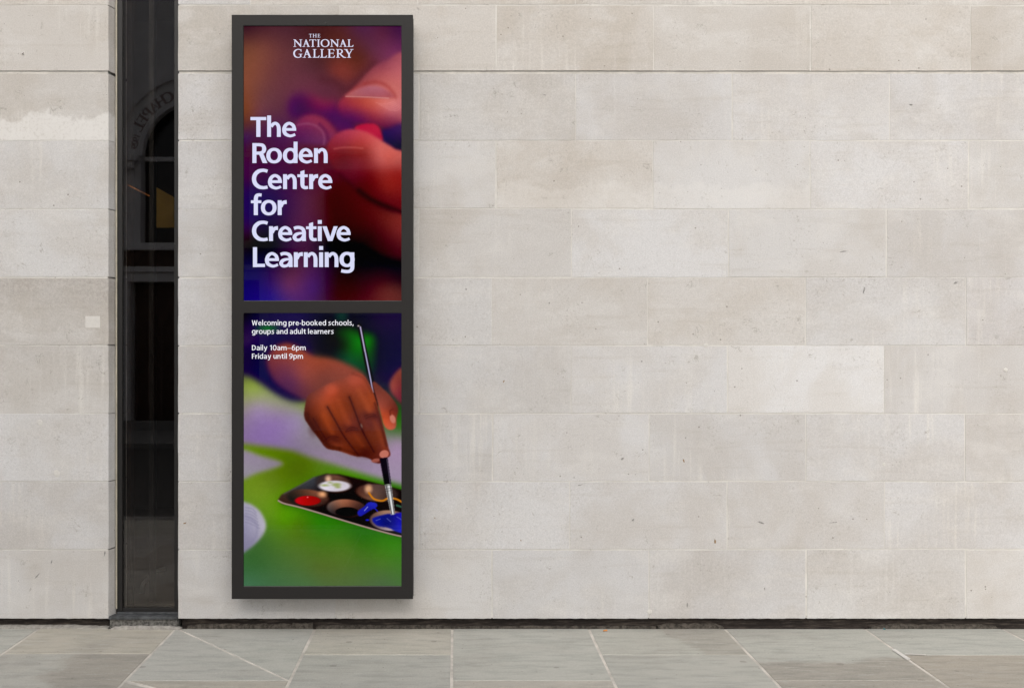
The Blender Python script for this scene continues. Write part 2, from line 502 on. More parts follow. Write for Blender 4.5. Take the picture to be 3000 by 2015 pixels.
J = 0.0068                                  # half joint width, column joints
JH = 0.0030
for ci in range(len(LINES) - 1):
    xa, xb = LINES[ci] + J, LINES[ci + 1] - J
    f = FIRST.get(ci, -0.43 if ci % 2 == 0 else -0.795)
    ys = [0.0]
    y = f
    while y > KERB_Y + 0.1:
        ys.append(y); y -= 0.79
    ys.append(KERB_Y)
    for ri in range(len(ys) - 1):
        y1 = ys[ri] - (JH if ri else 0.0)
        y0 = ys[ri + 1] + JH
        g = rnd.uniform(0.30, 0.345)
        colr, rust = SLABC.get((ci, ri), ((g, g * rnd.uniform(0.985, 1.01), g * rnd.uniform(0.91, 0.98)), rnd.choice((0, 0, 0.3, 0.7))))
        if ci == 9 and ri == 0:
            # the slab by the window corner is cut along a diagonal
            a = (xa + 0.010, -0.005); b = (xb - 0.004, y0 + 0.004)
            d = (Vector(b) - Vector(a)); nn = Vector((-d.y, d.x)).normalized() * 0.0055
            slab([(xa, y1 - 0.012), (xa, y0), (b[0] - 0.006, y0), (a[0] - 0.002, y1 - 0.010)], colr, rust)
            slab([(a[0] + 0.006, y1), (b[0] + 0.004, y0 + 0.010), (xb, y1)], (0.345, 0.352, 0.34), 0.0)
        elif ci == 9 and ri == 1:
            # a second diagonal cut starts at the corner of the next slab
            e = (xa, y1 - 0.004); g2 = (xb, y1 - 0.42)
            d = (Vector(g2) - Vector(e)); nn = Vector((-d.y, d.x)).normalized() * 0.0045
            slab([(xa + 0.02, y1), (xb, g2[1] + 0.010), (xb, y1)], colr, rust)
            slab([(xa, y0), (xb, y0), (xb, g2[1] - 0.006), (xa, e[1] - 0.018)], (0.33, 0.32, 0.30), 0.2)
        else:
            slab([(xa, y0), (xb, y0), (xb, y1), (xa, y1)], colr, rust, 0.0, (ci, ri))
def ground_pt(u, v):
    f = 838.0 / (v - V0)
    return ((u - U0) * S * f, -DIST + DIST * f)
for pts in (((2612, 1903), (2622, 1901), (2668, 1930), (2658, 1934)), ((2648, 1917), (2652, 1914.5), (2712, 1917), (2712, 1919))):
    bm = bmesh.new()
    g_ = [ground_pt(*p) for p in pts]
    c_ = Vector((sum(p[0] for p in g_) / 4, sum(p[1] for p in g_) / 4, 0))
    for zz in (0.0035, 0.0005):
        bm.faces.new([bm.verts.new((p[0] - c_.x, p[1] - c_.y, zz)) for p in g_])
    from_bm('paint_mark', bm, M['patch'], pave, c_)
for k in range(20):
    x0 = -8.6 + 0.91 * k
    o = box('kerb_stone', x0 + 0.004, x0 + 0.906, KERB_Y - 0.15, KERB_Y - 0.004, -0.16, 0.004, M['kerb'], pave, 0.008)
far_pave = box('far_pavement', -40, 40, -12.0, -9.4, -0.16, 0.0, M['kerb'])
tag(far_pave, kind='structure')

# ------------------------------------------------------------------ gallery building
gal = empty('gallery_building')
tag(gal, 'pale limestone block gallery wall with tall dark slit window at left', 'building')
CY = [-372, -178, 16, 210, 412, 612, 813, 1012, 1211, 1410, 1609, 1811]    # course joints, photo rows
JW = 1.55 * S                                                               # half joint
EVEN = [762, 1228]
ROWS = [
    [1000, 1454, 1915, 2375, 2840, 3300],
    [735, 1222, 1686, 2146, 2607, 3070],
    [994, 1454, 1915, 2375, 2844, 3300],
    EVEN + [1687, 2145, 2606, 3067],
    [990, 1453, 1913, 2373, 2838, 3300],
    EVEN + [1675, 2135, 2597, 3060],
    [986, 1441, 1898, 2361, 2829, 3290],
    EVEN + [1673, 2131, 2591, 3052],
    [985, 1443, 1902, 2362, 2827, 3290],
    EVEN + [1670, 2130, 2591, 3052],
    [984, 1442, 1900, 2362, 2829, 3290],
]
ROWS[0:2] = [ROWS[0], ROWS[1]]
W1, W2 = 318, 522                     # window opening edges
RIGHT_END = 3760
DEPTH = 0.16
TINT = {  # course index, block index -> relative tint
}
WARM = (0.540, 0.505, 0.457)
GREY = (0.545, 0.530, 0.512)
PALE = (0.625, 0.611, 0.590)
MID = (0.555, 0.537, 0.511)
TAN = (0.512, 0.482, 0.440)
def c_mix(a, b, f):
    return tuple(x + (y - x) * f for x, y in zip(a, b))

SPEC = {
    (2, 0): TAN, (2, 1): WARM, (2, 2): WARM, (2, 3): c_mix(WARM, TAN, 0.4), (2, 4): c_mix(WARM, TAN, 0.6), (2, 5): TAN,
    (1, 1): WARM, (1, 2): WARM, (1, 3): TAN, (1, 4): WARM, (1, 5): TAN,
    (3, 0): GREY, (3, 1): MID, (3, 2): c_mix(MID, TAN, 0.3), (3, 3): c_mix(GREY, PALE, 0.3), (3, 4): c_mix(GREY, PALE, 0.3), (3, 5): GREY,
    (4, 0): GREY, (4, 1): MID, (4, 2): WARM, (4, 3): c_mix(MID, PALE, 0.3), (4, 4): c_mix(GREY, PALE, 0.2), (4, 5): MID,
    (5, 0): GREY, (5, 1): MID, (5, 2): c_mix(MID, WARM, 0.35), (5, 3): c_mix(GREY, PALE, 0.55), (5, 4): MID, (5, 5): GREY,
    (6, 0): GREY, (6, 1): MID, (6, 2): c_mix(MID, WARM, 0.6), (6, 3): c_mix(MID, WARM, 0.55), (6, 4): c_mix(GREY, MID, 0.5), (6, 5): c_mix(GREY, (0.5, 0.47, 0.45), 0.4),
    (7, 0): GREY, (7, 1): MID, (7, 2): c_mix(GREY, MID, 0.5), (7, 3): c_mix(GREY, PALE, 0.2), (7, 4): PALE, (7, 5): c_mix(GREY, TAN, 0.35),
    (8, 0): GREY, (8, 1): GREY, (8, 2): c_mix(GREY, PALE, 0.2), (8, 3): c_mix(GREY, PALE, 0.15), (8, 4): GREY, (8, 5): c_mix(GREY, TAN, 0.3),
    (9, 0): GREY, (9, 2): c_mix(GREY, PALE, 0.25), (9, 3): c_mix(GREY, PALE, 0.25), (9, 4): c_mix(GREY, TAN, 0.25), (9, 5): GREY,
    (10, 0): c_mix(GREY, MID, 0.5), (10, 1): MID, (10, 2): c_mix(GREY, PALE, 0.1), (10, 3): GREY, (10, 4): MID, (10, 5): c_mix(MID, TAN, 0.2),
}
LEFT = {1: WARM, 2: c_mix(WARM, TAN, 0.3), 3: TAN, 4: c_mix(MID, PALE, 0.1), 5: c_mix(MID, PALE, 0.35), 6: c_mix(TAN, (0.48, 0.45, 0.41), 0.6), 7: c_mix(TAN, MID, 0.5),
        8: c_mix(GREY, PALE, 0.55), 9: c_mix(GREY, PALE, 0.1), 10: MID}

def block(u0, u1, v0, v1, colr, parent, jl=True, jr=True, worn=0.0, topj=None, splay=0.0):
    q = [JW * rnd.choice((0.35, 0.7, 1.0, 1.3, 1.6)) for _ in range(4)]
    x0 = wx(u0) + (q[0] if jl else 0); x1 = wx(u1) - (q[1] if jr else 0)
    z1 = wz(v0) - (topj if topj is not None else q[2]); z0 = wz(v1) + (q[3] if v1 < 1800 else 0)
    cx, cz = (x0 + x1) / 2, (z0 + z1) / 2
    pts = []
    def edge(ax, az, bx, bz, n, amp):
        for i in range(n):
            f = i / n
            k = 0 if i == 0 else rnd.uniform(-amp, amp)
            dx, dz = bz - az, -(bx - ax)
            L = math.hypot(dx, dz)
            pts.append((ax + (bx - ax) * f + dx / L * k, az + (bz - az) * f + dz / L * k))
    a = 0.0014
    n = max(2, int((x1 - x0) / 0.06))
    edge(x0, z0, x1, z0, n * 3 if worn else n, a if not worn else 0.0012)
    edge(x1, z0, x1, z1, 4, a)
    edge(x1, z1, x0, z1, n, a)
    edge(x0, z1, x0, z0, 4, a)
    bm = bmesh.new()
    bev = 0.0009
    proud = rnd.uniform(-0.0006, 0.0006)
    def ring(ins, y):
        r = []
        for (px, pz) in pts:
            dx, dz = px - cx, pz - cz
            qx = px - math.copysign(min(ins, abs(dx)), dx) if abs(abs(dx) - (x1 - x0) / 2) < 0.004 else px
            qz = pz - math.copysign(min(ins, abs(dz)), dz) if abs(abs(dz) - (z1 - z0) / 2) < 0.004 else pz
            r.append(bm.verts.new((qx - cx, y, qz - cz)))
        return r
    f = ring(bev, proud); m_ = ring(0, proud + bev); b = ring(0, DEPTH)
    if splay:
        for q_ in b:
            if q_.co.x > (x1 - x0) / 2 - 0.01: q_.co.x += splay
    bm.faces.new(f)
    k = len(pts)
    for i in range(k):
        j = (i + 1) % k
        bm.faces.new((m_[i], m_[j], f[j], f[i]))
        bm.faces.new((b[i], b[j], m_[j], m_[i]))
    bm.faces.new(list(reversed(b)))
    bmesh.ops.recalc_face_normals(bm, faces=bm.faces)
    o = from_bm('block', bm, M['stone'], parent, (cx, 0, cz))
    o.color = (*colr, 1)
    o['bloom'] = 0.0
    o['grime'] = 0.0
    return o

YG = 0.070                                     # depth of the glass behind the wall face
SPLAY = 0.020
Y_M = 0.0013                                   # mortar face just behind the block faces
ZJ = wz(210)                                   # the open joint
def wall_part(ua, ub, name):
    """mortar core that shows in the joints, split at the open joint"""
    bm = bmesh.new()
    x0, x1 = wx(ua) + 0.006, wx(ub) - 0.006
    c = Vector(((x0 + x1) / 2, 0, 0))
    add_box(bm, x0 - c.x, x1 - c.x, Y_M, DEPTH - 0.01, wz(1811) + 0.004, ZJ - 0.014)
    add_box(bm, x0 - c.x, x1 - c.x, Y_M, DEPTH - 0.01, ZJ + 0.004, wz(-372) - 0.01)
    return from_bm(name, bm, M['mortar'], gal, c)

core_r = wall_part(W2, RIGHT_END, 'wall')
core_l = wall_part(-620, W1, 'wall')
core_r['label'] = 'long right stretch of coursed limestone blocks'
core_l['label'] = 'limestone pier left of the slit window'
for r in range(1, 11):
    v0, v1 = CY[r], CY[r + 1]
    worn = 1.0 if r == 10 else 0.0
    tj = None
    cuts = [W2] + ROWS[r] + [RIGHT_END]
    for i in range(len(cuts) - 1):
        colr = SPEC.get((r, i), c_mix(GREY, MID, rnd.random()))
        j = rnd.uniform(0.97, 1.03)
        colr = tuple(c * j for c in colr)
        topj = 0.0125 if r == 3 else None
        b = block(cuts[i], cuts[i + 1], v0, v1, colr, core_r, i > 0, i < len(cuts) - 2, worn, topj)
        if (r, i) in ((4, 2), (4, 3)): b['bloom'] = 0.38
        if (r, i) in ((3, 2), (1, 2), (1, 3), (6, 4)): b['grime'] = 0.35
        if r in (9,) and i in (2, 3): b['grime'] = 0.2
    for i, (a, c2) in enumerate(((-620, -142), (-142, W1))):
        colr = LEFT[r] if i else c_mix(GREY, MID, rnd.random())
        b = block(a, c2, v0, v1, colr, core_l, i > 0, i < 1, worn, 0.0125 if r == 3 else None, SPLAY * DEPTH / YG if i else 0.0)
        if i and r == 3: b['bloom'] = 1.0
        if i and r == 6: b['grime'] = 0.9
        if i and r == 7: b['grime'] = 0.45
        if i and r == 2: b['grime'] = 0.1
# open joint: dark slot above, pale sealant strip below
for core, ua, ub in ((core_r, W2, RIGHT_END), (core_l, -620, W1)):
    box('joint_backing', wx(ua) + 0.004, wx(ub) - 0.004, 0.008, 0.10, ZJ - 0.0139, ZJ + 0.0038, M['dark_joint'], core)
    box('sealant_strip', wx(ua) + 0.005, wx(ub) - 0.005, 0.004, 0.03, ZJ - 0.0124, ZJ + 0.0004, M['sealant'], core)
# small repairs and fixings
box('repair_patch', wx(250), wx(293), -0.0012, 0.01, wz(960), wz(926), M['patch'], core_l, 0.0006)
box('fixing_pin', wx(65), wx(69.5), -0.012, 0.01, wz(159), wz(155), M['steel'], core_l, 0.001)
for (u, v, rr) in ((117, 1237, 9), (166, 1386, 10), (2590, 1360, 4.5), (2067, 1012, 6.5), (1903, 1790, 7), (2946, 1083, 6)):
    bm = bmesh.new()
    bmesh.ops.create_cone(bm, cap_ends=True, segments=11, radius1=rr * S, radius2=rr * S * 0.7, depth=0.0016)
    for q in bm.verts:
        q.co.x *= rnd.uniform(0.8, 1.15); q.co.y *= rnd.uniform(0.85, 1.15)
    bmesh.ops.rotate(bm, verts=bm.verts, matrix=__import__('mathutils').Matrix.Rotation(R(90), 3, 'X'))
    from_bm('mortar_plug', bm, M['patch'], core_r if u > 500 else core_l, (wx(u), -0.0012, wz(v)))
# scuffs, chips and dried drips on the stone
M['scuff'] = plain('grey_scuff', (0.27, 0.26, 0.25), 0.9, 0.2, 0.0, 0.3, 90)
M['drip'] = plain('brown_drip', (0.26, 0.17, 0.09), 0.8, 0.3, 0.0, 0.3, 90)
for (u, v, rx_, rz_, rot, mk) in ((2531, 850, 4, 13, -14, 'scuff'), (2470, 737, 15, 3, 8, 'scuff'), (1824, 1343, 7, 4, 40, 'scuff'), (2003, 1349, 2.5, 6, 20, 'drip'), (2014, 1772, 3, 9, -10, 'scuff'),
        (2095, 1585, 3, 8, 0, 'drip'), (541, 1532, 8, 3, 15, 'drip'), (1366, 847, 3, 4, 0, 'scuff'), (1609, 888, 2.5, 3, 0, 'scuff'), (2240, 1724, 2, 6, 5, 'scuff'), (1854, 1523, 5, 3.5, 45, 'scuff'),
        (1476, 1117, 2, 6, -30, 'drip'), (1880, 1058, 3, 3, 0, 'scuff'), (1274, 1517, 2, 4, 15, 'drip'), (1526, 1582, 2, 4, 15, 'drip'), (2800, 828, 8, 4, 25, 'scuff'), (2440, 1530, 15, 2, 6, 'scuff'),
        (2230, 1530, 14, 4, -20, 'scuff'), (109, 1686, 2, 13, -40, 'scuff'), (151, 1645, 2, 9, -15, 'scuff'), (307, 1620, 3, 10, -10, 'scuff'), (1595, 278, 9, 2, -15, 'scuff'), (2668, 307, 7, 3, -10, 'scuff'), (1700, 1420, 9, 2, 12, 'scuff')):
    bm = bmesh.new()
    n_ = 9
    a_r = R(rot)
    top_, bot_ = [], []
    for k in range(n_):
        th = 2 * math.pi * k / n_
        jx = rnd.uniform(0.55, 1.15)
        x_, z_ = rx_ * S * math.cos(th) * jx, rz_ * S * math.sin(th) * jx
        xr, zr = x_ * math.cos(a_r) - z_ * math.sin(a_r), x_ * math.sin(a_r) + z_ * math.cos(a_r)
        top_.append(bm.verts.new((xr * 0.8, -0.0013, zr * 0.8))); bot_.append(bm.verts.new((xr, 0.001, zr)))
    bm.faces.new(top_)
    for k in range(n_):
        bm.faces.new((bot_[k], bot_[(k + 1) % n_], top_[(k + 1) % n_], top_[k]))
    bmesh.ops.recalc_face_normals(bm, faces=bm.faces)
    from_bm('stone_mark', bm, M[mk], core_r if u > 500 else core_l, (wx(u), 0, wz(v)))
# recessed dark base below the blocks
for ua, ub in ((W2, RIGHT_END), (-620, W1)):
    box('plinth', wx(ua) + 0.012, wx(ub) - 0.012, 0.036, 0.16, -0.10, wz(1811) + 0.0038, M['gap'], gal)
# rough cement fillets along the foot
def rough_strip(name, u0, u1, y0, y1, z0, z1, mat, amp, parent, nseg=0):
    bm = bmesh.new()
    x0, x1 = wx(u0), wx(u1)
    n = nseg or max(4, int((x1 - x0) / 0.02))
    rows = []
    for i in range(n + 1):
        x = x0 + (x1 - x0) * i / n
        e = min(1, i / (n * 0.12), (n - i) / (n * 0.12)) if n > 8 else 1
        h = z0 + (z1 - z0) * (0.35 + 0.65 * e) + rnd.uniform(-amp, amp)
        rows.append([bm.verts.new(q) for q in ((x, y1, z0 - 0.02), (x, y0 + rnd.uniform(-amp, amp), z0 - 0.02),
                                              (x, y0 + rnd.uniform(-amp, amp) + 0.004, z0 + (h - z0) * 0.55), (x, y0 + (y1 - y0) * 0.45, h), (x, y1, h))])
    for a, b in zip(rows, rows[1:]):
        for i in range(4):
            bm.faces.new((a[i], b[i], b[i + 1], a[i + 1]))
    bm.faces.new(rows[0]); bm.faces.new(list(reversed(rows[-1])))
    bmesh.ops.recalc_face_normals(bm, faces=bm.faces)
    return from_bm(name, bm, mat, parent, smooth=False)
rough_strip('cement_fillet', 1930, 2122, 0.006, 0.06, 0.0, 0.020, M['cement'], 0.003, gal)
rough_strip('cement_fillet', 2555, 2925, 0.010, 0.06, 0.0, 0.016, M['cement'], 0.003, gal)
rough_strip('cement_fillet', 545, 870, 0.012, 0.06, 0.0, 0.017, M['cement'], 0.004, gal)
rough_strip('cement_fillet', 925, 1330, 0.020, 0.06, 0.0, 0.011, M['cement'], 0.003, gal)
rough_strip('cement_fillet', 1330, 1925, 0.026, 0.06, 0.0, 0.008, M['cement'], 0.003, gal)
rough_strip('mortar_fillet', -600, 316, -0.004, 0.05, 0.0, 0.0135, M['pale_mortar'], 0.0015, gal)
lump = rough_strip('mortar_lump', 855, 915, 0.0, 0.05, 0.0, 0.022, M['cement'], 0.004, gal, 7)

# --- slit window
win = empty('window', (wx(420), YG, wz(1000)))
win.parent = gal
XL, XR = wx(W1) + SPLAY, wx(W2)
ZT, ZB = wz(-372), wz(1806)
def wbox(name, x0, x1, y0, y1, z0, z1, mat, bev=0.0):
    return box(name, x0, x1, y0, y1, z0, z1, mat, win, bev)
wbox('frame', XL + 0.0005, XL + 0.035, YG - 0.012, YG + 0.05, ZB + 0.008, ZT, M['window_metal'], 0.002).name = 'frame'
wbox('frame', XR - 0.040, XR + 0.02, YG - 0.010, YG + 0.05, ZB + 0.008, ZT, M['window_metal'], 0.002)
wbox('frame', XL + 0.035, XR - 0.040, YG - 0.008, YG + 0.05, ZB + 0.008, ZB + 0.03, M['window_metal'], 0.002)
wbox('pane', XL + 0.033, XR - 0.038, YG + 0.002, YG + 0.010, ZB + 0.02, ZT - 0.02, M['glass'])
wbox('mullion', wx(438, 0.2), wx(452, 0.2), 0.19, 0.24, ZB + 0.03, ZT, M['window_metal'])
wbox('mullion', wx(512, 0.2), wx(521, 0.2), 0.19, 0.24, ZB + 0.03, ZT, M['window_metal'])
wbox('silicone_bead', XL + 0.0006, XL + 0.009, YG - 0.021, YG - 0.0125, ZB + 0.03, ZT, M['silicone'], 0.002)
wbox('sill', XL - SPLAY + 0.001, XR - 0.001, -0.004, YG - 0.012, ZB - 0.014, ZB + 0.0022, M['lead'], 0.002)
wbox('sill_upstand', XL + 0.012, XR - 0.001, YG - 0.028, YG - 0.0121, ZB + 0.0024, ZB + 0.012, M['lead'], 0.002)
wbox('base_stone', XL - SPLAY + 0.004, XR - 0.004, 0.006, YG + 0.03, -0.05, ZB - 0.0145, M['granite'], 0.004)
rough_strip('mortar_fillet', 326, 532, -0.020, 0.012, 0.0, 0.016, M['pale_mortar'], 0.003, gal)

# --- dim room behind the glass
room = empty('room', (-1.9, 2.4, 0))
tag(room, kind='structure')
def rbox(name, *a):
    return box(name, *a[:6], a[6], room)
rbox('back_wall', -4.2, 0.6, 3.5, 3.6, 0, 4.6, M['room'])
rbox('floor', -4.2, 0.6, 0.30, 3.5, -0.05, 0.05, M['room_floor'])
rbox('ceiling', -4.2, 0.6, 0.30, 3.5, 4.6, 4.7, M['room'])
rbox('side_wall', -4.3, -4.2, 0.30, 3.6, -0.05, 4.7, M['room'])
rbox('side_wall', 0.6, 0.7, 0.30, 3.6, -0.05, 4.7, M['room'])
rbox('inner_wall', -4.2, XL + 0.02, 0.25, 0.30, 0, 4.7, M['room'])
rbox('inner_wall', XR - 0.01, 0.6, 0.25, 0.30, 0, 4.7, M['room'])
YB = 0.5
bm = bmesh.new()
P = [(453, 546), (520, 584), (520, 668), (453, 668)]
c0 = Vector((wx(486, YB), YB, wz(610, YB)))
fr_ = [bm.verts.new((wx(u, YB) - c0.x, -0.02, wz(v, YB) - c0.z)) for u, v in P]
bk_ = [bm.verts.new((wx(u, YB) - c0.x, 0.02, wz(v, YB) - c0.z)) for u, v in P]
bm.faces.new(fr_); bm.faces.new(list(reversed(bk_)))
for i in range(4):
    j = (i + 1) % 4
    bm.faces.new((bk_[i], bk_[j], fr_[j], fr_[i]))
bmesh.ops.recalc_face_normals(bm, faces=bm.faces)
bl = from_bm('blind_panel', bm, M['blind'], None, c0)
tag(bl, 'mustard yellow slanted panel seen dimly inside the dark window', 'panel')
YS = 0.165
bm = bmesh.new()
a = Vector((wx(359, YS), YS, wz(534, YS))); b = Vector((wx(437, YS), YS + 0.004, wz(574, YS)))
d = (b - a); up = Vector((0, 0, 1)).cross(d).normalized().cross(d).normalized() * 0.0022
side = Vector((0, 0.003, 0))
cc = (a + b) / 2
q = [bm.verts.new(p - cc) for p in (a - up - side, a + up - side, a + up + side, a - up + side, b - up * 1.6 - side, b + up * 1.6 - side, b + up * 1.6 + side, b - up * 1.6 + side)]
for f in ((0, 1, 2, 3), (7, 6, 5, 4), (0, 4, 5, 1), (1, 5, 6, 2), (2, 6, 7, 3), (3, 7, 4, 0)):
    bm.faces.new([q[i] for i in f])
bmesh.ops.recalc_face_normals(bm, faces=bm.faces)
lamp = from_bm('strip_lamp', bm, M['lamp'], None, cc)
tag(lamp, 'thin glowing orange strip lamp slanting behind the dark window', 'lamp')
# bent pale tube rail standing on the room floor
def tube(bm, pts, r, seg=8):
    rings = []
    for i, p in enumerate(pts):
        p = Vector(p)
        t = (Vector(pts[min(i + 1, len(pts) - 1)]) - Vector(pts[max(i - 1, 0)])).normalized()
        s = t.orthogonal().normalized(); n = t.cross(s)
        rings.append([bm.verts.new(p + s * r * math.cos(2 * math.pi * k / seg) + n * r * math.sin(2 * math.pi * k / seg)) for k in range(seg)])
    for a_, b_ in zip(rings, rings[1:]):
        for k in range(seg):
            bm.faces.new((a_[k], a_[(k + 1) % seg], b_[(k + 1) % seg], b_[k]))
    bm.faces.new(list(reversed(rings[0]))); bm.faces.new(rings[-1])
    bmesh.ops.recalc_face_normals(bm, faces=bm.faces)
YT = 0.55
bm = bmesh.new()
zf = 0.05
x_r = wx(415, YT)
tube(bm, [(x_r, YT, zf), (x_r, YT, wz(1722, YT)), (x_r + 0.01, YT, wz(1708, YT)), (wx(440, YT), YT + 0.05, wz(1682, YT)), (wx(470, YT), YT + 0.1, wz(1676, YT))], 0.013)
rl = from_bm('floor_rail', bm, M['steel'], None, (0, 0, 0), True)
tag(rl, 'bent pale metal rail standing low inside the dark window', 'rail')

# ------------------------------------------------------------------ digital display
PR = 0.14                       # projection from the wall
YF = -PR                         # front plane
disp = empty('digital_display', (wx(944, YF), -PR / 2, wz(1754, YF)))
tag(disp, 'tall dark grey wall mounted display with two lit portrait screens', 'display')
def fx(u): return wx(u, YF)
def fz(v): return wz(v, YF)
X0, X1 = fx(678.5), fx(1210)
Z0, Z1 = fz(1754), fz(44)
SX0, SX1 = fx(713), fx(1176)
SA1, SA0 = fz(76), fz(882)
SB1, SB0 = fz(917), fz(1718)
def dbox(name, x0, x1, y0, y1, z0, z1, mat, bev=0.0):
    return box(name, x0, x1, y0, y1, z0, z1, mat, disp, bev)
dbox('housing', X0 + 0.004, X1 - 0.004, YF + 0.030, -0.002, Z0 + 0.004, Z1 - 0.004, M['frame'], 0.002)
# front frame: one mesh with two openings
bm = bmesh.new()
def frame_mesh(xs, zs, holes, y0, y1):
    for i in range(len(xs) - 1):
        for j in range(len(zs) - 1):
            if (i, j) in holes: continue
            vs = [bm.verts.new((x, y0, z)) for x, z in ((xs[i], zs[j]), (xs[i + 1], zs[j]), (xs[i + 1], zs[j + 1]), (xs[i], zs[j + 1]))]
            bm.faces.new(vs)
    bmesh.ops.remove_doubles(bm, verts=bm.verts, dist=1e-5)
    r = bmesh.ops.extrude_face_region(bm, geom=list(bm.faces))
    for v_ in [g for g in r['geom'] if isinstance(g, bmesh.types.BMVert)]:
        v_.co.y = y1
    bmesh.ops.recalc_face_normals(bm, faces=bm.faces)
    es = [e for e in bm.edges if len(e.link_faces) == 2 and e.calc_face_angle(0) > 1.0]
    bmesh.ops.bevel(bm, geom=es, offset=0.0016, segments=2, profile=0.5, affect='EDGES')
frame_mesh([X0, SX0, SX1, X1], [Z0, SB0, SB1, SA0, SA1, Z1], {(1, 1), (1, 3)}, YF, YF + 0.0295)
from_bm('bezel', bm, M['frame'], disp)
# thin bright lip at the foot of each opening and on the right edge
for z in (SA0, SB0):
    dbox('lip', SX0 + 0.002, SX1 - 0.002, YF + 0.0025, YF + 0.011, z - 0.0005, z + 0.0022, M['frame_edge'])
dbox('edge_trim', X1 - 0.0038, X1 + 0.001, YF + 0.045, YF + 0.06, Z0 + 0.006, Z1 - 0.006, M['frame_edge'])
bm = bmesh.new()
bmesh.ops.create_cone(bm, cap_ends=True, segments=16, radius1=0.006, radius2=0.005, depth=0.003)
bmesh.ops.rotate(bm, verts=bm.verts, matrix=__import__('mathutils').Matrix.Rotation(R(90), 3, 'X'))
from_bm('light_sensor', bm, M['window_metal'], disp, (fx(954), YF - 0.0005, fz(68)))

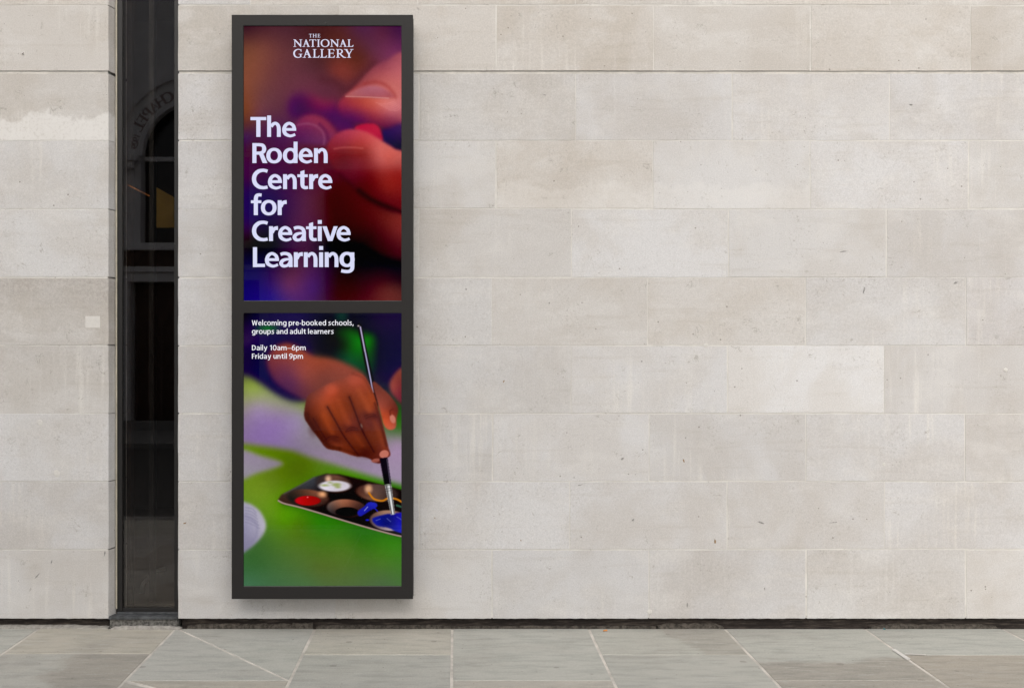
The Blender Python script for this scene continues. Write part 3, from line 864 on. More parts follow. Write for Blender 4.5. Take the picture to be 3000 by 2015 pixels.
# ---- pictures on the screens, painted into a fine grid of colours
class Picture:
    def __init__(self, u0, u1, v0, v1, step=1.7):
        self.nx = int((u1 - u0) / step) + 1
        self.ny = int((v1 - v0) / step) + 1
        self.step = step
        self.u, self.v = np.meshgrid(np.linspace(u0, u1, self.nx), np.linspace(v0, v1, self.ny))
        self.c = np.zeros((self.ny, self.nx, 3))
    def field(self, pts, c=22.0):
        """smooth multiquadric interpolation of the colour samples"""
        P = np.array([(q[0], q[1]) for q in pts], float) / 100
        C = np.array([q[2] for q in pts], float)
        c = c / 100
        n = len(P)
        if n < 4:
            d = ((self.u[..., None] / 100 - P[:, 0]) ** 2 + (self.v[..., None] / 100 - P[:, 1]) ** 2 + c * c) ** -1.5
            return (d @ C) / d.sum(-1, keepdims=True)
        A = np.sqrt(((P[:, None] - P[None]) ** 2).sum(-1) + c * c)
        Q = np.concatenate([np.ones((n, 1)), P], 1)
        mean = C.mean(0)
        # constant-only tail keeps the edges from running away
        Mx = np.block([[A - 0.06 * np.eye(n), Q[:, :1]], [Q[:, :1].T, np.zeros((1, 1))]])
        W = np.linalg.solve(Mx, np.concatenate([C - mean, np.zeros((1, 3))]))
        out = np.zeros_like(self.c) + W[n] + mean
        for k in range(n):
            out += np.sqrt((self.u / 100 - P[k, 0]) ** 2 + (self.v / 100 - P[k, 1]) ** 2 + c * c)[..., None] * W[k]
        return np.clip(out, C.min(0) - 6, C.max(0) + 6)
    def blur(self, a, px):
        s = max(px / self.step, 0.01)
        r = max(1, int(s * 3))
        k = np.exp(-0.5 * (np.arange(-r, r + 1) / s) ** 2); k /= k.sum()
        for ax in (0, 1):
            pad = [(0, 0), (0, 0)]; pad[ax] = (r, r)
            b = np.pad(a, pad, mode='edge')
            out = np.zeros_like(a)
            for i, kk in enumerate(k):
                sl = [slice(None), slice(None)]; sl[ax] = slice(i, i + a.shape[ax])
                out += kk * b[tuple(sl)]
            a = out
        return a
    def mask(self, pts, soft, smooth=True):
        P = np.array(pts, float)
        if smooth:
            n = len(P); out = []
            for i in range(n):
                p0, p1, p2, p3 = P[i - 1], P[i], P[(i + 1) % n], P[(i + 2) % n]
                for t in np.linspace(0, 1, 7)[:-1]:
                    out.append(0.5 * ((2 * p1) + (-p0 + p2) * t + (2 * p0 - 5 * p1 + 4 * p2 - p3) * t * t + (-p0 + 3 * p1 - 3 * p2 + p3) * t ** 3))
            P = np.array(out)
        inside = np.zeros(self.u.shape, bool)
        x1, y1 = P[-1]
        for x2, y2 in P:
            if y1 != y2:
                cond = ((self.v < y1) != (self.v < y2)) & (self.u < (x2 - x1) * (self.v - y1) / (y2 - y1) + x1)
                inside ^= cond
            x1, y1 = x2, y2
        return self.blur(inside.astype(float), max(soft, 1.0))
    def put(self, m, col):
        if isinstance(col, list): col = self.field(col)
        else: col = np.array(col, float)
        self.c = self.c * (1 - m[..., None]) + col * m[..., None]
    def shape(self, pts, col, soft=1.0, op=1.0, smooth=True):
        self.put(self.mask(pts, soft, smooth) * op, col)
    def oval(self, x, y, rx, ry, col, soft=1.0, op=1.0, rot=0.0):
        a = R(rot)
        dx, dy = self.u - x, self.v - y
        ex = (dx * math.cos(a) + dy * math.sin(a)) / rx; ey = (-dx * math.sin(a) + dy * math.cos(a)) / ry
        d = (np.sqrt(ex ** 2 + ey ** 2) - 1) * min(rx, ry)
        m = np.clip(0.5 - d / (2.5 * max(soft, 0.8)), 0, 1); m = m * m * (3 - 2 * m)
        self.put(m * op, col)
    def line(self, pts, wd, col, soft=1.0, op=1.0):
        P = np.array(pts, float)
        if len(P) > 2:
            out = []
            n = len(P)
            for i in range(n - 1):
                p0, p1, p2, p3 = P[max(i - 1, 0)], P[i], P[i + 1], P[min(i + 2, n - 1)]
                for t in np.linspace(0, 1, 7)[:-1]:
                    out.append(0.5 * ((2 * p1) + (-p0 + p2) * t + (2 * p0 - 5 * p1 + 4 * p2 - p3) * t * t + (-p0 + 3 * p1 - 3 * p2 + p3) * t ** 3))
            out.append(P[-1]); P = np.array(out)
        best = np.full(self.u.shape, 1e9)
        for a_, b_ in zip(P, P[1:]):
            d = b_ - a_; L = (d ** 2).sum() + 1e-9
            t = np.clip(((self.u - a_[0]) * d[0] + (self.v - a_[1]) * d[1]) / L, 0, 1)
            best = np.minimum(best, np.hypot(self.u - a_[0] - t * d[0], self.v - a_[1] - t * d[1]))
        m = np.clip(0.5 - (best - wd / 2) / (2.0 * max(soft, 0.8)), 0, 1)
        self.put(m * m * (3 - 2 * m) * op, col)
    def build(self, name, x0, x1, z0, z1, y, mat, parent, rng):
        tex = self.blur(rng.normal(0, 1, self.c.shape[:2]), 3.0); tex /= tex.std()
        c = np.clip(self.c * (1 + 0.006 * tex[..., None]) + rng.normal(0, 2.0, self.c.shape[:2])[..., None], 0, 255) / 255
        L = np.where(c <= 0.04045, c / 12.92, ((c + 0.055) / 1.055) ** 2.4)
        L = np.clip(L - 0.0055, 0.0006, 1)
        nx, ny = self.nx, self.ny
        gx, gz = np.meshgrid(np.linspace(x0, x1, nx), np.linspace(z1, z0, ny))
        cx, cz = (x0 + x1) / 2, (z0 + z1) / 2
        co = np.stack([gx - cx, np.zeros_like(gx), gz - cz], -1).reshape(-1, 3)
        idx = np.arange(nx * ny).reshape(ny, nx)
        f = np.stack([idx[1:, :-1], idx[1:, 1:], idx[:-1, 1:], idx[:-1, :-1]], -1).reshape(-1, 4)
        me = bpy.data.meshes.new(name)
        me.vertices.add(len(co)); me.vertices.foreach_set('co', co.ravel())
        me.loops.add(f.size); me.loops.foreach_set('vertex_index', f.ravel())
        me.polygons.add(len(f)); me.polygons.foreach_set('loop_start', np.arange(0, f.size, 4))
        me.update(calc_edges=True)
        at = me.color_attributes.new('picture', 'FLOAT_COLOR', 'POINT')
        rgba = np.concatenate([L.reshape(-1, 3), np.ones((len(co), 1))], 1)
        at.data.foreach_set('color', rgba.ravel().astype(np.float32))
        return link_mesh(name, me, mat, parent, (cx, y, cz))

rng = np.random.default_rng(3)
K = 3.267
def za(pts):   # tracing sheet A: origin (660, 20)
    return [(660 + p[0] / K, 20 + p[1] / K, *p[2:]) for p in pts]
def zb(pts):   # origin (660, 460)
    return [(660 + p[0] / K, 460 + p[1] / K, *p[2:]) for p in pts]
def zc(pts):   # origin (660, 880)
    return [(660 + p[0] / K, 880 + p[1] / K, *p[2:]) for p in pts]
def zd(pts):   # origin (660, 1300)
    return [(660 + p[0] / K, 1300 + p[1] / K, *p[2:]) for p in pts]
def rad(x): return x / K

# upper picture: fingers modelling clay, out of focus warm ground
pa = Picture(713, 1176, 76, 882)
pa.c[:] = pa.field(za([
    (190, 195, (66, 30, 34)), (200, 400, (126, 80, 50)), (360, 400, (130, 80, 58)), (200, 700, (142, 88, 55)), (500, 600, (116, 68, 60)),
    (350, 850, (120, 74, 64)), (700, 500, (106, 62, 58)), (900, 550, (90, 50, 45)), (900, 250, (82, 40, 30)), (600, 230, (90, 50, 50)),
    (1100, 260, (96, 48, 34)), (1300, 200, (90, 45, 70)), (1500, 250, (100, 45, 60)), (1650, 220, (75, 30, 65)), (1400, 400, (105, 55, 68)),
    (1600, 450, (128, 62, 90)), (1300, 480, (100, 50, 30)), (1100, 600, (125, 62, 45)), (1050, 740, (105, 55, 58)), (800, 750, (115, 62, 68)),
    (300, 1000, (125, 75, 70)), (200, 1000, (128, 74, 34)), (480, 1000, (105, 60, 65)), (200, 1150, (96, 52, 44)), (200, 1250, (72, 34, 92)),
    (450, 1200, (82, 36, 76)), (600, 1250, (90, 38, 80)), (250, 1350, (84, 30, 40)), (700, 1400, (92, 32, 50)), (1000, 1400, (100, 30, 40))])
  + zb([(250, 100, (75, 25, 72)), (600, 90, (80, 26, 62)), (250, 300, (50, 12, 80)), (450, 450, (40, 11, 76)), (250, 600, (45, 12, 85)), (230, 690, (62, 14, 70)),
    (210, 800, (40, 10, 14)), (260, 830, (24, 8, 12)), (420, 820, (12, 8, 14)), (300, 960, (25, 8, 52)), (300, 1100, (34, 10, 82)), (300, 1300, (38, 12, 112)), (450, 1345, (50, 35, 125)),
    (800, 430, (96, 44, 62)), (700, 700, (92, 42, 70)), (620, 830, (60, 24, 62)), (760, 930, (80, 38, 60)), (650, 1100, (96, 48, 68)), (600, 1230, (112, 56, 92)), (850, 1250, (76, 36, 102)), (880, 700, (76, 25, 54)),
    (900, 1100, (72, 28, 76)), (1000, 400, (76, 20, 15)), (1000, 700, (66, 18, 12)), (1200, 860, (18, 9, 14)), (980, 830, (18, 9, 16)), (1400, 1000, (16, 8, 18)), (1640, 1060, (26, 12, 26)),
    (1300, 1250, (66, 15, 22)), (1600, 1310, (108, 54, 42)), (1500, 1230, (88, 34, 28)), (1050, 1150, (50, 18, 22)), (1050, 1330, (68, 24, 20)), (1300, 1120, (40, 14, 22)), (1680, 1200, (50, 26, 24)),
    (250, 180, (80, 24, 60)), (930, 250, (92, 28, 44))]))
pa.oval(*za([(1110, 610)])[0], rad(90), rad(75), (138, 66, 46), 22, 0.7, 20)
pa.line(za([(930, 690), (1060, 720), (1150, 800), (1230, 740), (1420, 560)]), 20, (92, 44, 44), 16, 0.6)
pa.shape(za([(600, 930), (640, 850), (740, 815), (860, 860), (950, 900), (1060, 900), (1120, 1000), (1250, 1110), (1180, 1210), (1080, 1200), (1000, 1110), (900, 1050), (760, 1040), (650, 1060), (605, 1000)]),
         za([(640, 950, (84, 18, 84)), (740, 960, (74, 12, 70)), (880, 880, (140, 40, 72)), (980, 920, (140, 40, 72)), (760, 850, (100, 36, 76)), (1000, 1020, (84, 18, 84)), (1150, 1150, (96, 22, 84)), (1200, 1100, (70, 16, 84))]), 11)
pa.shape(za([(1075, 960), (1095, 890), (1150, 845), (1240, 760), (1330, 660), (1420, 570), (1540, 510), (1720, 470), (1720, 1150), (1570, 1165), (1420, 1125), (1250, 1105), (1130, 1050)]),
         za([(1500, 620, (178, 96, 90)), (1660, 640, (198, 116, 108)), (1660, 800, (200, 120, 104)), (1310, 740, (160, 82, 74)), (1120, 940, (150, 50, 68)), (1220, 940, (170, 66, 62)), (1350, 950, (188, 84, 64)), (1500, 940, (212, 124, 106)),
             (1620, 960, (210, 132, 124)), (1450, 1050, (158, 60, 66)), (1300, 1050, (118, 36, 78)), (1180, 1040, (96, 26, 84)), (1600, 1130, (112, 36, 68)), (1500, 560, (150, 76, 82)), (1660, 1060, (170, 88, 92))]), 5)
pa.line(za([(1330, 735), (1430, 715), (1530, 745), (1600, 815), (1625, 860)]), 9, (160, 62, 52), 8, 0.5)
pa.shape(za([(1145, 852), (1230, 795), (1330, 762), (1430, 752), (1520, 775), (1590, 830), (1600, 868), (1400, 866), (1250, 862)]),
         za([(1200, 840, (184, 110, 100)), (1350, 800, (176, 108, 110)), (1500, 810, (184, 112, 114)), (1450, 770, (190, 122, 122)), (1420, 850, (172, 96, 94)), (1570, 850, (176, 94, 88))]), 4)
pa.line(za([(1150, 855), (1280, 858), (1420, 864), (1560, 872)]), 2.6, (224, 176, 156), 2.2, 0.6)
for k in range(6):
    pa.line(za([(1440 + 24 * k, 915 + 14 * k), (1530 + 22 * k, 925 + 13 * k), (1610 + 14 * k, 905 + 10 * k)]), 1.6, (238, 168, 150), 1.6, 0.42)
pa.shape(za([(640, 1180), (690, 1090), (750, 1045), (830, 1028), (930, 1060), (1010, 1130), (1065, 1215), (1010, 1285), (940, 1320), (800, 1310), (650, 1280)]),
         za([(830, 1070, (150, 58, 80)), (950, 1110, (150, 58, 78)), (1030, 1220, (140, 54, 80)), (720, 1140, (128, 46, 84)), (800, 1200, (112, 46, 86)), (870, 1260, (118, 54, 86)), (680, 1230, (98, 36, 82)), (940, 1280, (112, 50, 88))]), 6)
pa.line(za([(690, 1130), (780, 1115), (860, 1135), (920, 1180), (945, 1250), (940, 1310)]), 6, (166, 110, 126), 5, 0.4)
pa.line(za([(900, 1120), (960, 1190), (985, 1270)]), 9, (104, 32, 70), 6, 0.6)
pa.shape(za([(1490, 1180), (1560, 1160), (1720, 1130), (1720, 1470), (1600, 1360), (1500, 1300)]), za([(1550, 1220, (44, 18, 78)), (1660, 1200, (66, 36, 84)), (1660, 1350, (22, 10, 40)), (1600, 1320, (30, 14, 54))]), 6)
pa.shape(za([(1240, 1150), (1300, 1122), (1400, 1112), (1455, 1135), (1490, 1195), (1502, 1285), (1400, 1255), (1260, 1190)]), za([(1300, 1150, (186, 30, 62)), (1430, 1190, (196, 44, 66)), (1470, 1260, (170, 30, 58))]), 3)
fing = [(980, 1310), (1040, 1230), (1120, 1183), (1230, 1168), (1350, 1195), (1500, 1280), (1620, 1355), (1720, 1440)]
fingb = [(1720, 545), (1560, 480), (1400, 410), (1250, 310), (1150, 220), (1060, 130), (1000, 40), (970, -60)]
pa.shape(za(fing) + zb(fingb),
         za([(1200, 1225, (182, 72, 80)), (1090, 1260, (160, 58, 70)), (1350, 1270, (196, 84, 74)), (1450, 1370, (206, 112, 94)), (1570, 1440, (200, 94, 72)), (1040, 1400, (132, 36, 34)), (1150, 1430, (112, 34, 30)), (1320, 1400, (136, 44, 32)), (1250, 1330, (170, 66, 50))])
         + zb([(1500, 30, (204, 112, 96)), (1630, 40, (196, 110, 92)), (1640, 130, (152, 46, 34)), (1400, 160, (122, 30, 24)), (1560, 280, (150, 48, 32)), (1300, 260, (90, 20, 20)), (1100, 90, (110, 36, 40)), (1250, 60, (136, 46, 52)), (1650, 420, (112, 30, 26)), (1480, 400, (96, 24, 22))]), 4)
pa.line(za([(1040, 1356), (1120, 1345), (1220, 1343), (1310, 1352)]), 5, (206, 122, 104), 4, 0.45)

pa.shape(zb([(990, 300), (1120, 235), (1250, 330), (1400, 430), (1560, 500), (1720, 560), (1720, 990), (1600, 985), (1450, 935), (1300, 840), (1150, 740), (1030, 600)]),
         zb([(1100, 400, (72, 18, 15)), (1250, 500, (80, 20, 16)), (1300, 640, (74, 19, 16)), (1450, 560, (106, 34, 24)), (1600, 620, (132, 52, 36)), (1670, 700, (140, 56, 44)), (1550, 750, (100, 32, 26)), (1500, 880, (62, 16, 18)), (1350, 790, (44, 12, 16)), (1660, 900, (86, 28, 26)), (1050, 560, (66, 18, 13))]), 12, 0.92)
pa.line(zb([(1280, 320), (1400, 405), (1560, 474), (1760, 550)]), 10, (34, 7, 14), 11, 0.8)
pa.line(zb([(1100, 165), (1200, 255), (1330, 365)]), 8, (52, 12, 18), 12, 0.4)
pa.line(zb([(1300, 880), (1450, 965), (1600, 1010), (1720, 1015)]), 22, (12, 6, 14), 16, 0.7)
pa.oval(*zb([(1610, 1320)])[0], rad(130), rad(80), (118, 62, 46), 22, 0.5)
def grade(c, g, sat):
    c = 255 * (np.clip(c, 0, 255) / 255) ** g
    m = c.mean(-1, keepdims=True)
    return np.clip(m + (c - m) * sat, 0, 255)
pa.c = grade(pa.c * np.array([1.0, 0.97, 1.0]) + np.array([0.0, 0.0, 9.0]), 1.14, 1.02)  # blue lift paints the sky haze reflected on the glass into the picture
scr_a = pa.build('screen', SX0 - 0.0006, SX1 + 0.0006, SA0 - 0.0006, SA1 + 0.0006, YF + 0.012, M['screen'], disp, rng)
scr_a['label'] = 'upper lit screen showing fingers and large white title'

# lower picture: hand with brush over a paint tray
pb = Picture(713, 1176, 917, 1718, 1.35)
pb.c[:] = pb.field(zc([
    (250, 200, (30, 18, 68)), (700, 200, (38, 28, 80)), (190, 140, (26, 16, 26)), (1000, 300, (20, 17, 24)), (1500, 190, (38, 20, 62)), (1600, 400, (28, 14, 58)), (950, 450, (20, 15, 32)), (1600, 750, (34, 19, 70)),
    (1450, 600, (26, 18, 50)), (1300, 200, (22, 16, 40)), (220, 430, (62, 40, 84)), (200, 600, (34, 20, 60)), (230, 790, (146, 164, 78)), (320, 860, (150, 164, 96)), (200, 930, (150, 155, 110)), (480, 900, (150, 160, 110)), (760, 980, (130, 150, 70)),
    (300, 1020, (166, 150, 172)), (500, 1150, (152, 128, 172)), (300, 1200, (148, 124, 170)), (700, 1300, (152, 138, 160)), (700, 1100, (158, 146, 166)), (1650, 1350, (164, 144, 166)), (1660, 1170, (58, 112, 32)), (1660, 1230, (70, 110, 50))])
  + zd([(1000, 100, (156, 140, 160)), (1600, 250, (166, 150, 172)), (1350, 200, (158, 142, 164)), (700, 60, (140, 126, 150))]))
pb.oval(*zc([(400, 275)])[0], rad(75), rad(45), (26, 128, 46), 14, 0.85)
pb.oval(*zc([(1110, 150)])[0], rad(60), rad(60), (26, 78, 60), 16, 0.7)
pb.shape(zc([(1040, 300), (1200, 270), (1280, 330), (1330, 320), (1420, 340), (1430, 450), (1420, 640), (1340, 720), (1180, 690), (1060, 600), (1040, 480), (1080, 400)]),
         zc([(1150, 300, (16, 88, 24)), (1140, 420, (14, 36, 16)), (1330, 370, (8, 140, 14)), (1220, 430, (10, 110, 18)), (1180, 540, (22, 86, 48)), (1330, 620, (18, 72, 42)), (1100, 600, (20, 62, 50)), (1400, 480, (14, 84, 28))]), 12)
# green cloth with a white sheet and its far edge
pb.shape(zd([(100, -10), (190, 5), (450, 38), (640, 70), (800, 130), (1000, 190), (1350, 300), (1780, 425), (1780, 1500), (100, 1500)]),
         zd([(300, 40, (104, 138, 20)), (600, 150, (90, 118, 14)), (700, 250, (88, 110, 15)), (900, 220, (96, 128, 40)), (300, 450, (122, 150, 48)), (450, 330, (106, 130, 40)), (600, 700, (92, 152, 20)), (300, 900, (72, 112, 52)), (440, 700, (104, 146, 40)),
             (700, 1000, (88, 120, 46)), (250, 1150, (60, 106, 56)), (210, 1330, (74, 118, 86)), (900, 1200, (90, 112, 50)), (1500, 1100, (80, 126, 40)), (1500, 1320, (84, 112, 72)), (800, 1340, (82, 116, 72)), (700, 780, (86, 122, 14)), (1600, 950, (62, 132, 26)),
             (900, 740, (54, 130, 14)), (1300, 880, (48, 112, 16)), (1200, 300, (84, 140, 26)), (1650, 400, (60, 124, 24)), (400, 620, (112, 150, 44)), (1150, 1000, (84, 122, 38))]), 8, 1.0, False)
pb.shape(zd([(60, 40), (200, 62), (330, 110), (470, 150), (556, 192), (450, 240), (300, 285), (60, 360)]), zd([(250, 150, (158, 146, 164)), (450, 190, (150, 140, 154)), (220, 270, (156, 150, 160))]), 6)
# plate
pb.shape(zd([(60, 540), (190, 560), (270, 595), (340, 660), (385, 760), (372, 850), (300, 945), (190, 1035), (60, 1100)]),
         zd([(230, 600, (176, 172, 190)), (330, 700, (182, 178, 192)), (370, 780, (190, 186, 198)), (220, 800, (160, 156, 180)), (250, 930, (150, 145, 168)), (200, 1000, (138, 134, 158))]), 4)
for k in range(6):
    pb.line(zd([(190, 610 + 28 * k), (250, 622 + 30 * k), (290 + 6 * k, 660 + 30 * k)]), 3, (140, 136, 158), 3, 0.5)
pb.line(zd([(190, 690), (270, 740), (300, 800), (280, 900), (190, 990)]), 7, (142, 138, 164), 6, 0.5)
# sleeve and forearm
pb.shape(zc([(100, 470), (210, 420), (320, 345), (500, 320), (760, 370), (830, 480), (820, 700), (790, 930), (660, 965), (500, 905), (320, 780), (200, 710), (100, 690)]),
         zc([(300, 400, (40, 22, 84)), (500, 360, (28, 12, 74)), (200, 600, (36, 22, 66)), (330, 700, (26, 12, 76)), (600, 930, (22, 10, 70)), (260, 520, (30, 18, 62)), (720, 400, (30, 14, 66))]), 9)
pb.shape(zc([(395, 620), (410, 520), (480, 440), (600, 408), (740, 470), (850, 530), (1000, 552), (1150, 600), (1330, 715), (1340, 900), (1100, 950), (780, 960), (700, 930), (600, 880), (470, 780)]),
         zc([(600, 470, (156, 78, 60)), (600, 650, (126, 66, 82)), (450, 620, (122, 58, 70)), (640, 800, (98, 52, 88)), (900, 600, (154, 78, 58)), (1100, 650, (150, 80, 66)), (740, 720, (150, 80, 76)), (950, 740, (128, 71, 64)), (760, 880, (110, 58, 70)), (1250, 720, (146, 78, 64)), (880, 850, (126, 70, 62)), (1040, 760, (138, 76, 64))]), 7)
# handle passes behind the first finger
pb.shape(zc([(1266, 240), (1302, 238), (1340, 420), (1390, 640), (1440, 860), (1462, 1000), (1440, 990), (1405, 860), (1340, 640), (1300, 440)]), (14, 8, 16), 1.2)
pb.line(zc([(1290, 255), (1335, 490)]), 4.2, (186, 178, 206), 1.2)
pb.line(zc([(1338, 500), (1385, 740), (1412, 880)]), 4.0, (176, 172, 204), 1.2)
pb.oval(*zc([(1272, 244)])[0], 3, 2.2, (200, 190, 190), 1.0)
# other hand at the right edge
pb.shape(zc([(1780, 560), (1690, 635), (1620, 700), (1572, 790), (1585, 880), (1640, 950), (1700, 1010), (1780, 1060)]), zc([(1600, 830, (170, 88, 78)), (1660, 780, (124, 54, 54)), (1670, 920, (118, 44, 60)), (1690, 680, (140, 74, 60))]), 5)
# thumb
pb.shape(zc([(1405, 800), (1430, 780), (1500, 838), (1580, 915), (1640, 1000), (1652, 1060), (1638, 1130), (1628, 1218), (1580, 1240), (1540, 1225), (1510, 1180), (1485, 1090), (1450, 960)]),
         zc([(1470, 860, (122, 64, 54)), (1540, 930, (140, 72, 58)), (1590, 1010, (126, 56, 44)), (1500, 1020, (160, 84, 70)), (1540, 1110, (192, 84, 48)), (1560, 1180, (196, 92, 62)), (1600, 1210, (196, 104, 84)), (1630, 1060, (100, 40, 34)), (1620, 1000, (120, 60, 48))]), 2)
pb.oval(*zc([(1600, 1135)])[0], rad(26), rad(42), (206, 138, 122), 2, 0.85, -18)
pb.line(zc([(1578, 1095), (1575, 1060), (1600, 1040)]), 4, (98, 36, 30), 3, 0.6)
# hand
pb.shape(zc([(752, 1110), (770, 960), (800, 900), (900, 840), (1040, 770), (1150, 720), (1240, 690), (1320, 720), (1370, 790), (1410, 870), (1445, 970), (1475, 1080), (1518, 1235), (1555, 1390), (1578, 1470), (1560, 1500), (1500, 1512), (1485, 1558), (1420, 1552), (1385, 1520), (1320, 1498), (1240, 1492), (1150, 1462), (1080, 1440), (965, 1415), (890, 1320), (800, 1200)]),
         zc([(880, 860, (128, 70, 62)), (1040, 760, (138, 76, 64)), (1150, 715, (142, 78, 66)), (960, 800, (130, 72, 62)), (1010, 850, (196, 88, 62)), (1230, 770, (176, 84, 64)), (890, 940, (160, 80, 58)), (1320, 880, (146, 72, 50)), (1120, 880, (140, 68, 46)), (1100, 990, (132, 60, 34)), (1350, 1060, (124, 62, 46)), (1380, 1000, (150, 68, 34)), (1000, 1150, (146, 66, 32)), (960, 1080, (150, 74, 44)), (900, 1250, (98, 42, 26)), (1200, 1200, (118, 54, 46)), (1130, 1130, (134, 62, 36)),
             (1020, 1330, (92, 40, 30)), (1080, 1400, (116, 52, 32)), (1250, 1330, (118, 54, 32)), (1260, 1430, (96, 40, 28)), (1400, 1240, (112, 54, 42)), (1460, 1300, (124, 60, 38)), (1500, 1420, (116, 54, 44)), (800, 1130, (86, 36, 26)), (830, 1010, (120, 56, 40)), (1420, 1120, (108, 52, 52)), (1360, 1450, (88, 36, 26)), (1200, 1470, (110, 48, 32)), (900, 1080, (140, 64, 36))]), 1.6)
for pts, wd, op in (([(975, 1020), (1060, 1170), (1140, 1310), (1270, 1480)], 5.5, 0.85), ([(1185, 925), (1245, 1080), (1310, 1250), (1420, 1450)], 6, 0.85), ([(838, 1130), (900, 1235), (965, 1335)], 5, 0.7), ([(1290, 1180), (1330, 1290)], 5, 0.5)):
    pb.line(zc(pts), wd * 2.2, (84, 36, 26), 9, op * 0.5); pb.line(zc(pts), wd * 0.5, (44, 16, 28), 3.6, op * 0.75)
for pts in ([(960, 1330), (1010, 1300), (1080, 1310)], [(1150, 1250), (1200, 1215), (1260, 1225)], [(1330, 1110), (1390, 1085), (1440, 1100)], [(1150, 1262), (1210, 1240), (1270, 1245)], [(1340, 1130), (1400, 1108), (1450, 1118)]):
    pb.line(zc(pts), 2.2, (64, 26, 28), 1.6, 0.6)
for x, y, rx_, ry_, col, op in ((1010, 850, 55, 45, (204, 104, 78), 0.4), (1230, 765, 60, 40, (190, 100, 80), 0.35), (1385, 1000, 26, 90, (170, 84, 50), 0.4), (1060, 1390, 60, 26, (140, 66, 44), 0.4)):
    pb.oval(*zc([(x, y)])[0], rad(rx_), rad(ry_), col, 8, op)
for pts, wd, col, op in (([(935, 1090), (985, 1200), (1020, 1270)], 14, (172, 82, 44), 0.5), ([(1080, 960), (1130, 1080), (1180, 1180)], 15, (168, 82, 50), 0.5), ([(1275, 860), (1330, 960), (1375, 1060)], 15, (176, 90, 58), 0.5),
                         ([(1010, 1340), (1100, 1420), (1200, 1465)], 8, (150, 72, 46), 0.45), ([(1230, 1270), (1310, 1390)], 10, (146, 68, 40), 0.5), ([(1420, 1150), (1480, 1300), (1520, 1420)], 11, (150, 74, 48), 0.5)):
    pb.line(zc(pts), wd, col, 9, op)
for x, y, rx_, ry_ in ((1020, 1325, 70, 30), (1205, 1232, 66, 28), (1395, 1108, 62, 26), (850, 1210, 40, 70), (1340, 1460, 50, 40)):
    pb.oval(*zc([(x, y)])[0], rad(rx_), rad(ry_), (70, 28, 28), 10, 0.5, 10)
pb.line(zc([(782, 1090), (818, 1185), (905, 1300), (985, 1388), (1090, 1418)]), 9, (62, 26, 20), 7, 0.55)
pb.line(zc([(1090, 1418), (1180, 1446), (1260, 1470), (1330, 1480)]), 7, (70, 28, 22), 6, 0.5)
pb.line(zc([(1430, 985), (1462, 1090), (1502, 1240), (1540, 1390)]), 6, (70, 32, 28), 5, 0.5)
pb.line(zc([(1215, 700), (1310, 735), (1360, 800), (1400, 880)]), 6, (96, 48, 38), 6, 0.4)
pb.oval(*zc([(1518, 1472)])[0], rad(46), rad(38), (204, 132, 116), 1.6, 0.9, -20)
pb.oval(*zc([(1438, 1532)])[0], rad(42), rad(18), (170, 104, 92), 1.6, 0.85, -10)
pb.oval(*zc([(1302, 1200)])[0], rad(8), rad(20), (160, 150, 140), 1.6, 0.5, -20)
# tray
tray = [(500, 540), (530, 490), (700, 402), (850, 318), (960, 288), (1090, 292), (1300, 340), (1780, 465), (1780, 910), (1600, 872), (1100, 728), (700, 606), (540, 574)]
pb.shape([(p[0] + 4, p[1] + 10) for p in zd(tray)], (44, 104, 12), 9, 0.55)
pb.shape(zd(tray), zd([(560, 520, (70, 50, 42)), (700, 430, (64, 62, 64)), (840, 350, (72, 76, 84)), (950, 310, (40, 30, 28)), (1200, 350, (34, 22, 22)), (900, 500, (28, 18, 18)), (1000, 680, (24, 16, 16)), (1300, 500, (26, 18, 18)), (1500, 420, (40, 26, 26)), (1350, 720, (26, 16, 20)), (1650, 480, (30, 22, 22))]), 2.2, 1.0, False)
pb.line(zd([(505, 545), (560, 572), (700, 606), (900, 664), (1100, 726), (1350, 800), (1600, 868), (1780, 906)]), 4.6, (176, 150, 146), 1.4, 0.95)
pb.line(zd([(560, 480), (700, 405), (850, 322)]), 3, (96, 92, 96), 3, 0.7)
# wells
pb.oval(*zd([(790, 520)])[0], rad(200), rad(82), zd([(640, 540, (36, 36, 34)), (800, 470, (112, 72, 56)), (930, 480, (150, 100, 78)), (960, 540, (60, 40, 36))]), 3, 1.0, 6)
pb.oval(*zd([(928, 482)])[0], rad(36), rad(26), (244, 184, 138), 6, 0.9)
pb.oval(*zd([(786, 545)])[0], rad(122), rad(46), zd([(700, 545, (196, 26, 40)), (800, 570, (176, 12, 18)), (850, 530, (150, 14, 18))]), 1.6)
pb.oval(*zd([(785, 512)])[0], rad(8), rad(6), (236, 120, 120), 1.2)
pb.oval(*zd([(1035, 380)])[0], rad(165), rad(84), zd([(920, 380, (60, 52, 52)), (1050, 320, (120, 84, 68)), (1160, 360, (76, 54, 46))]), 4, 1.0, 6)
pb.oval(*zd([(982, 338)])[0], rad(26), rad(30), (246, 206, 176), 6, 0.85)
pb.oval(*zd([(1045, 405)])[0], rad(152), rad(52), zd([(950, 400, (226, 220, 232)), (1100, 380, (206, 200, 206)), (1150, 420, (216, 208, 220))]), 2.4)
for x, y, a_, b_ in ((950, 398, 34, 10), (1060, 392, 40, 16), (1075, 415, 22, 10), (1000, 372, 18, 7)):
    pb.oval(*zd([(x, y)])[0], rad(a_), rad(b_), (142, 156, 74), 3, 0.7)
pb.oval(*zd([(1450, 470)])[0], rad(200), rad(82), zd([(1290, 450, (88, 54, 46)), (1430, 470, (104, 84, 80)), (1520, 430, (92, 72, 66)), (1400, 520, (126, 92, 74)), (1560, 500, (60, 46, 44))]), 2.6, 1.0, 6)
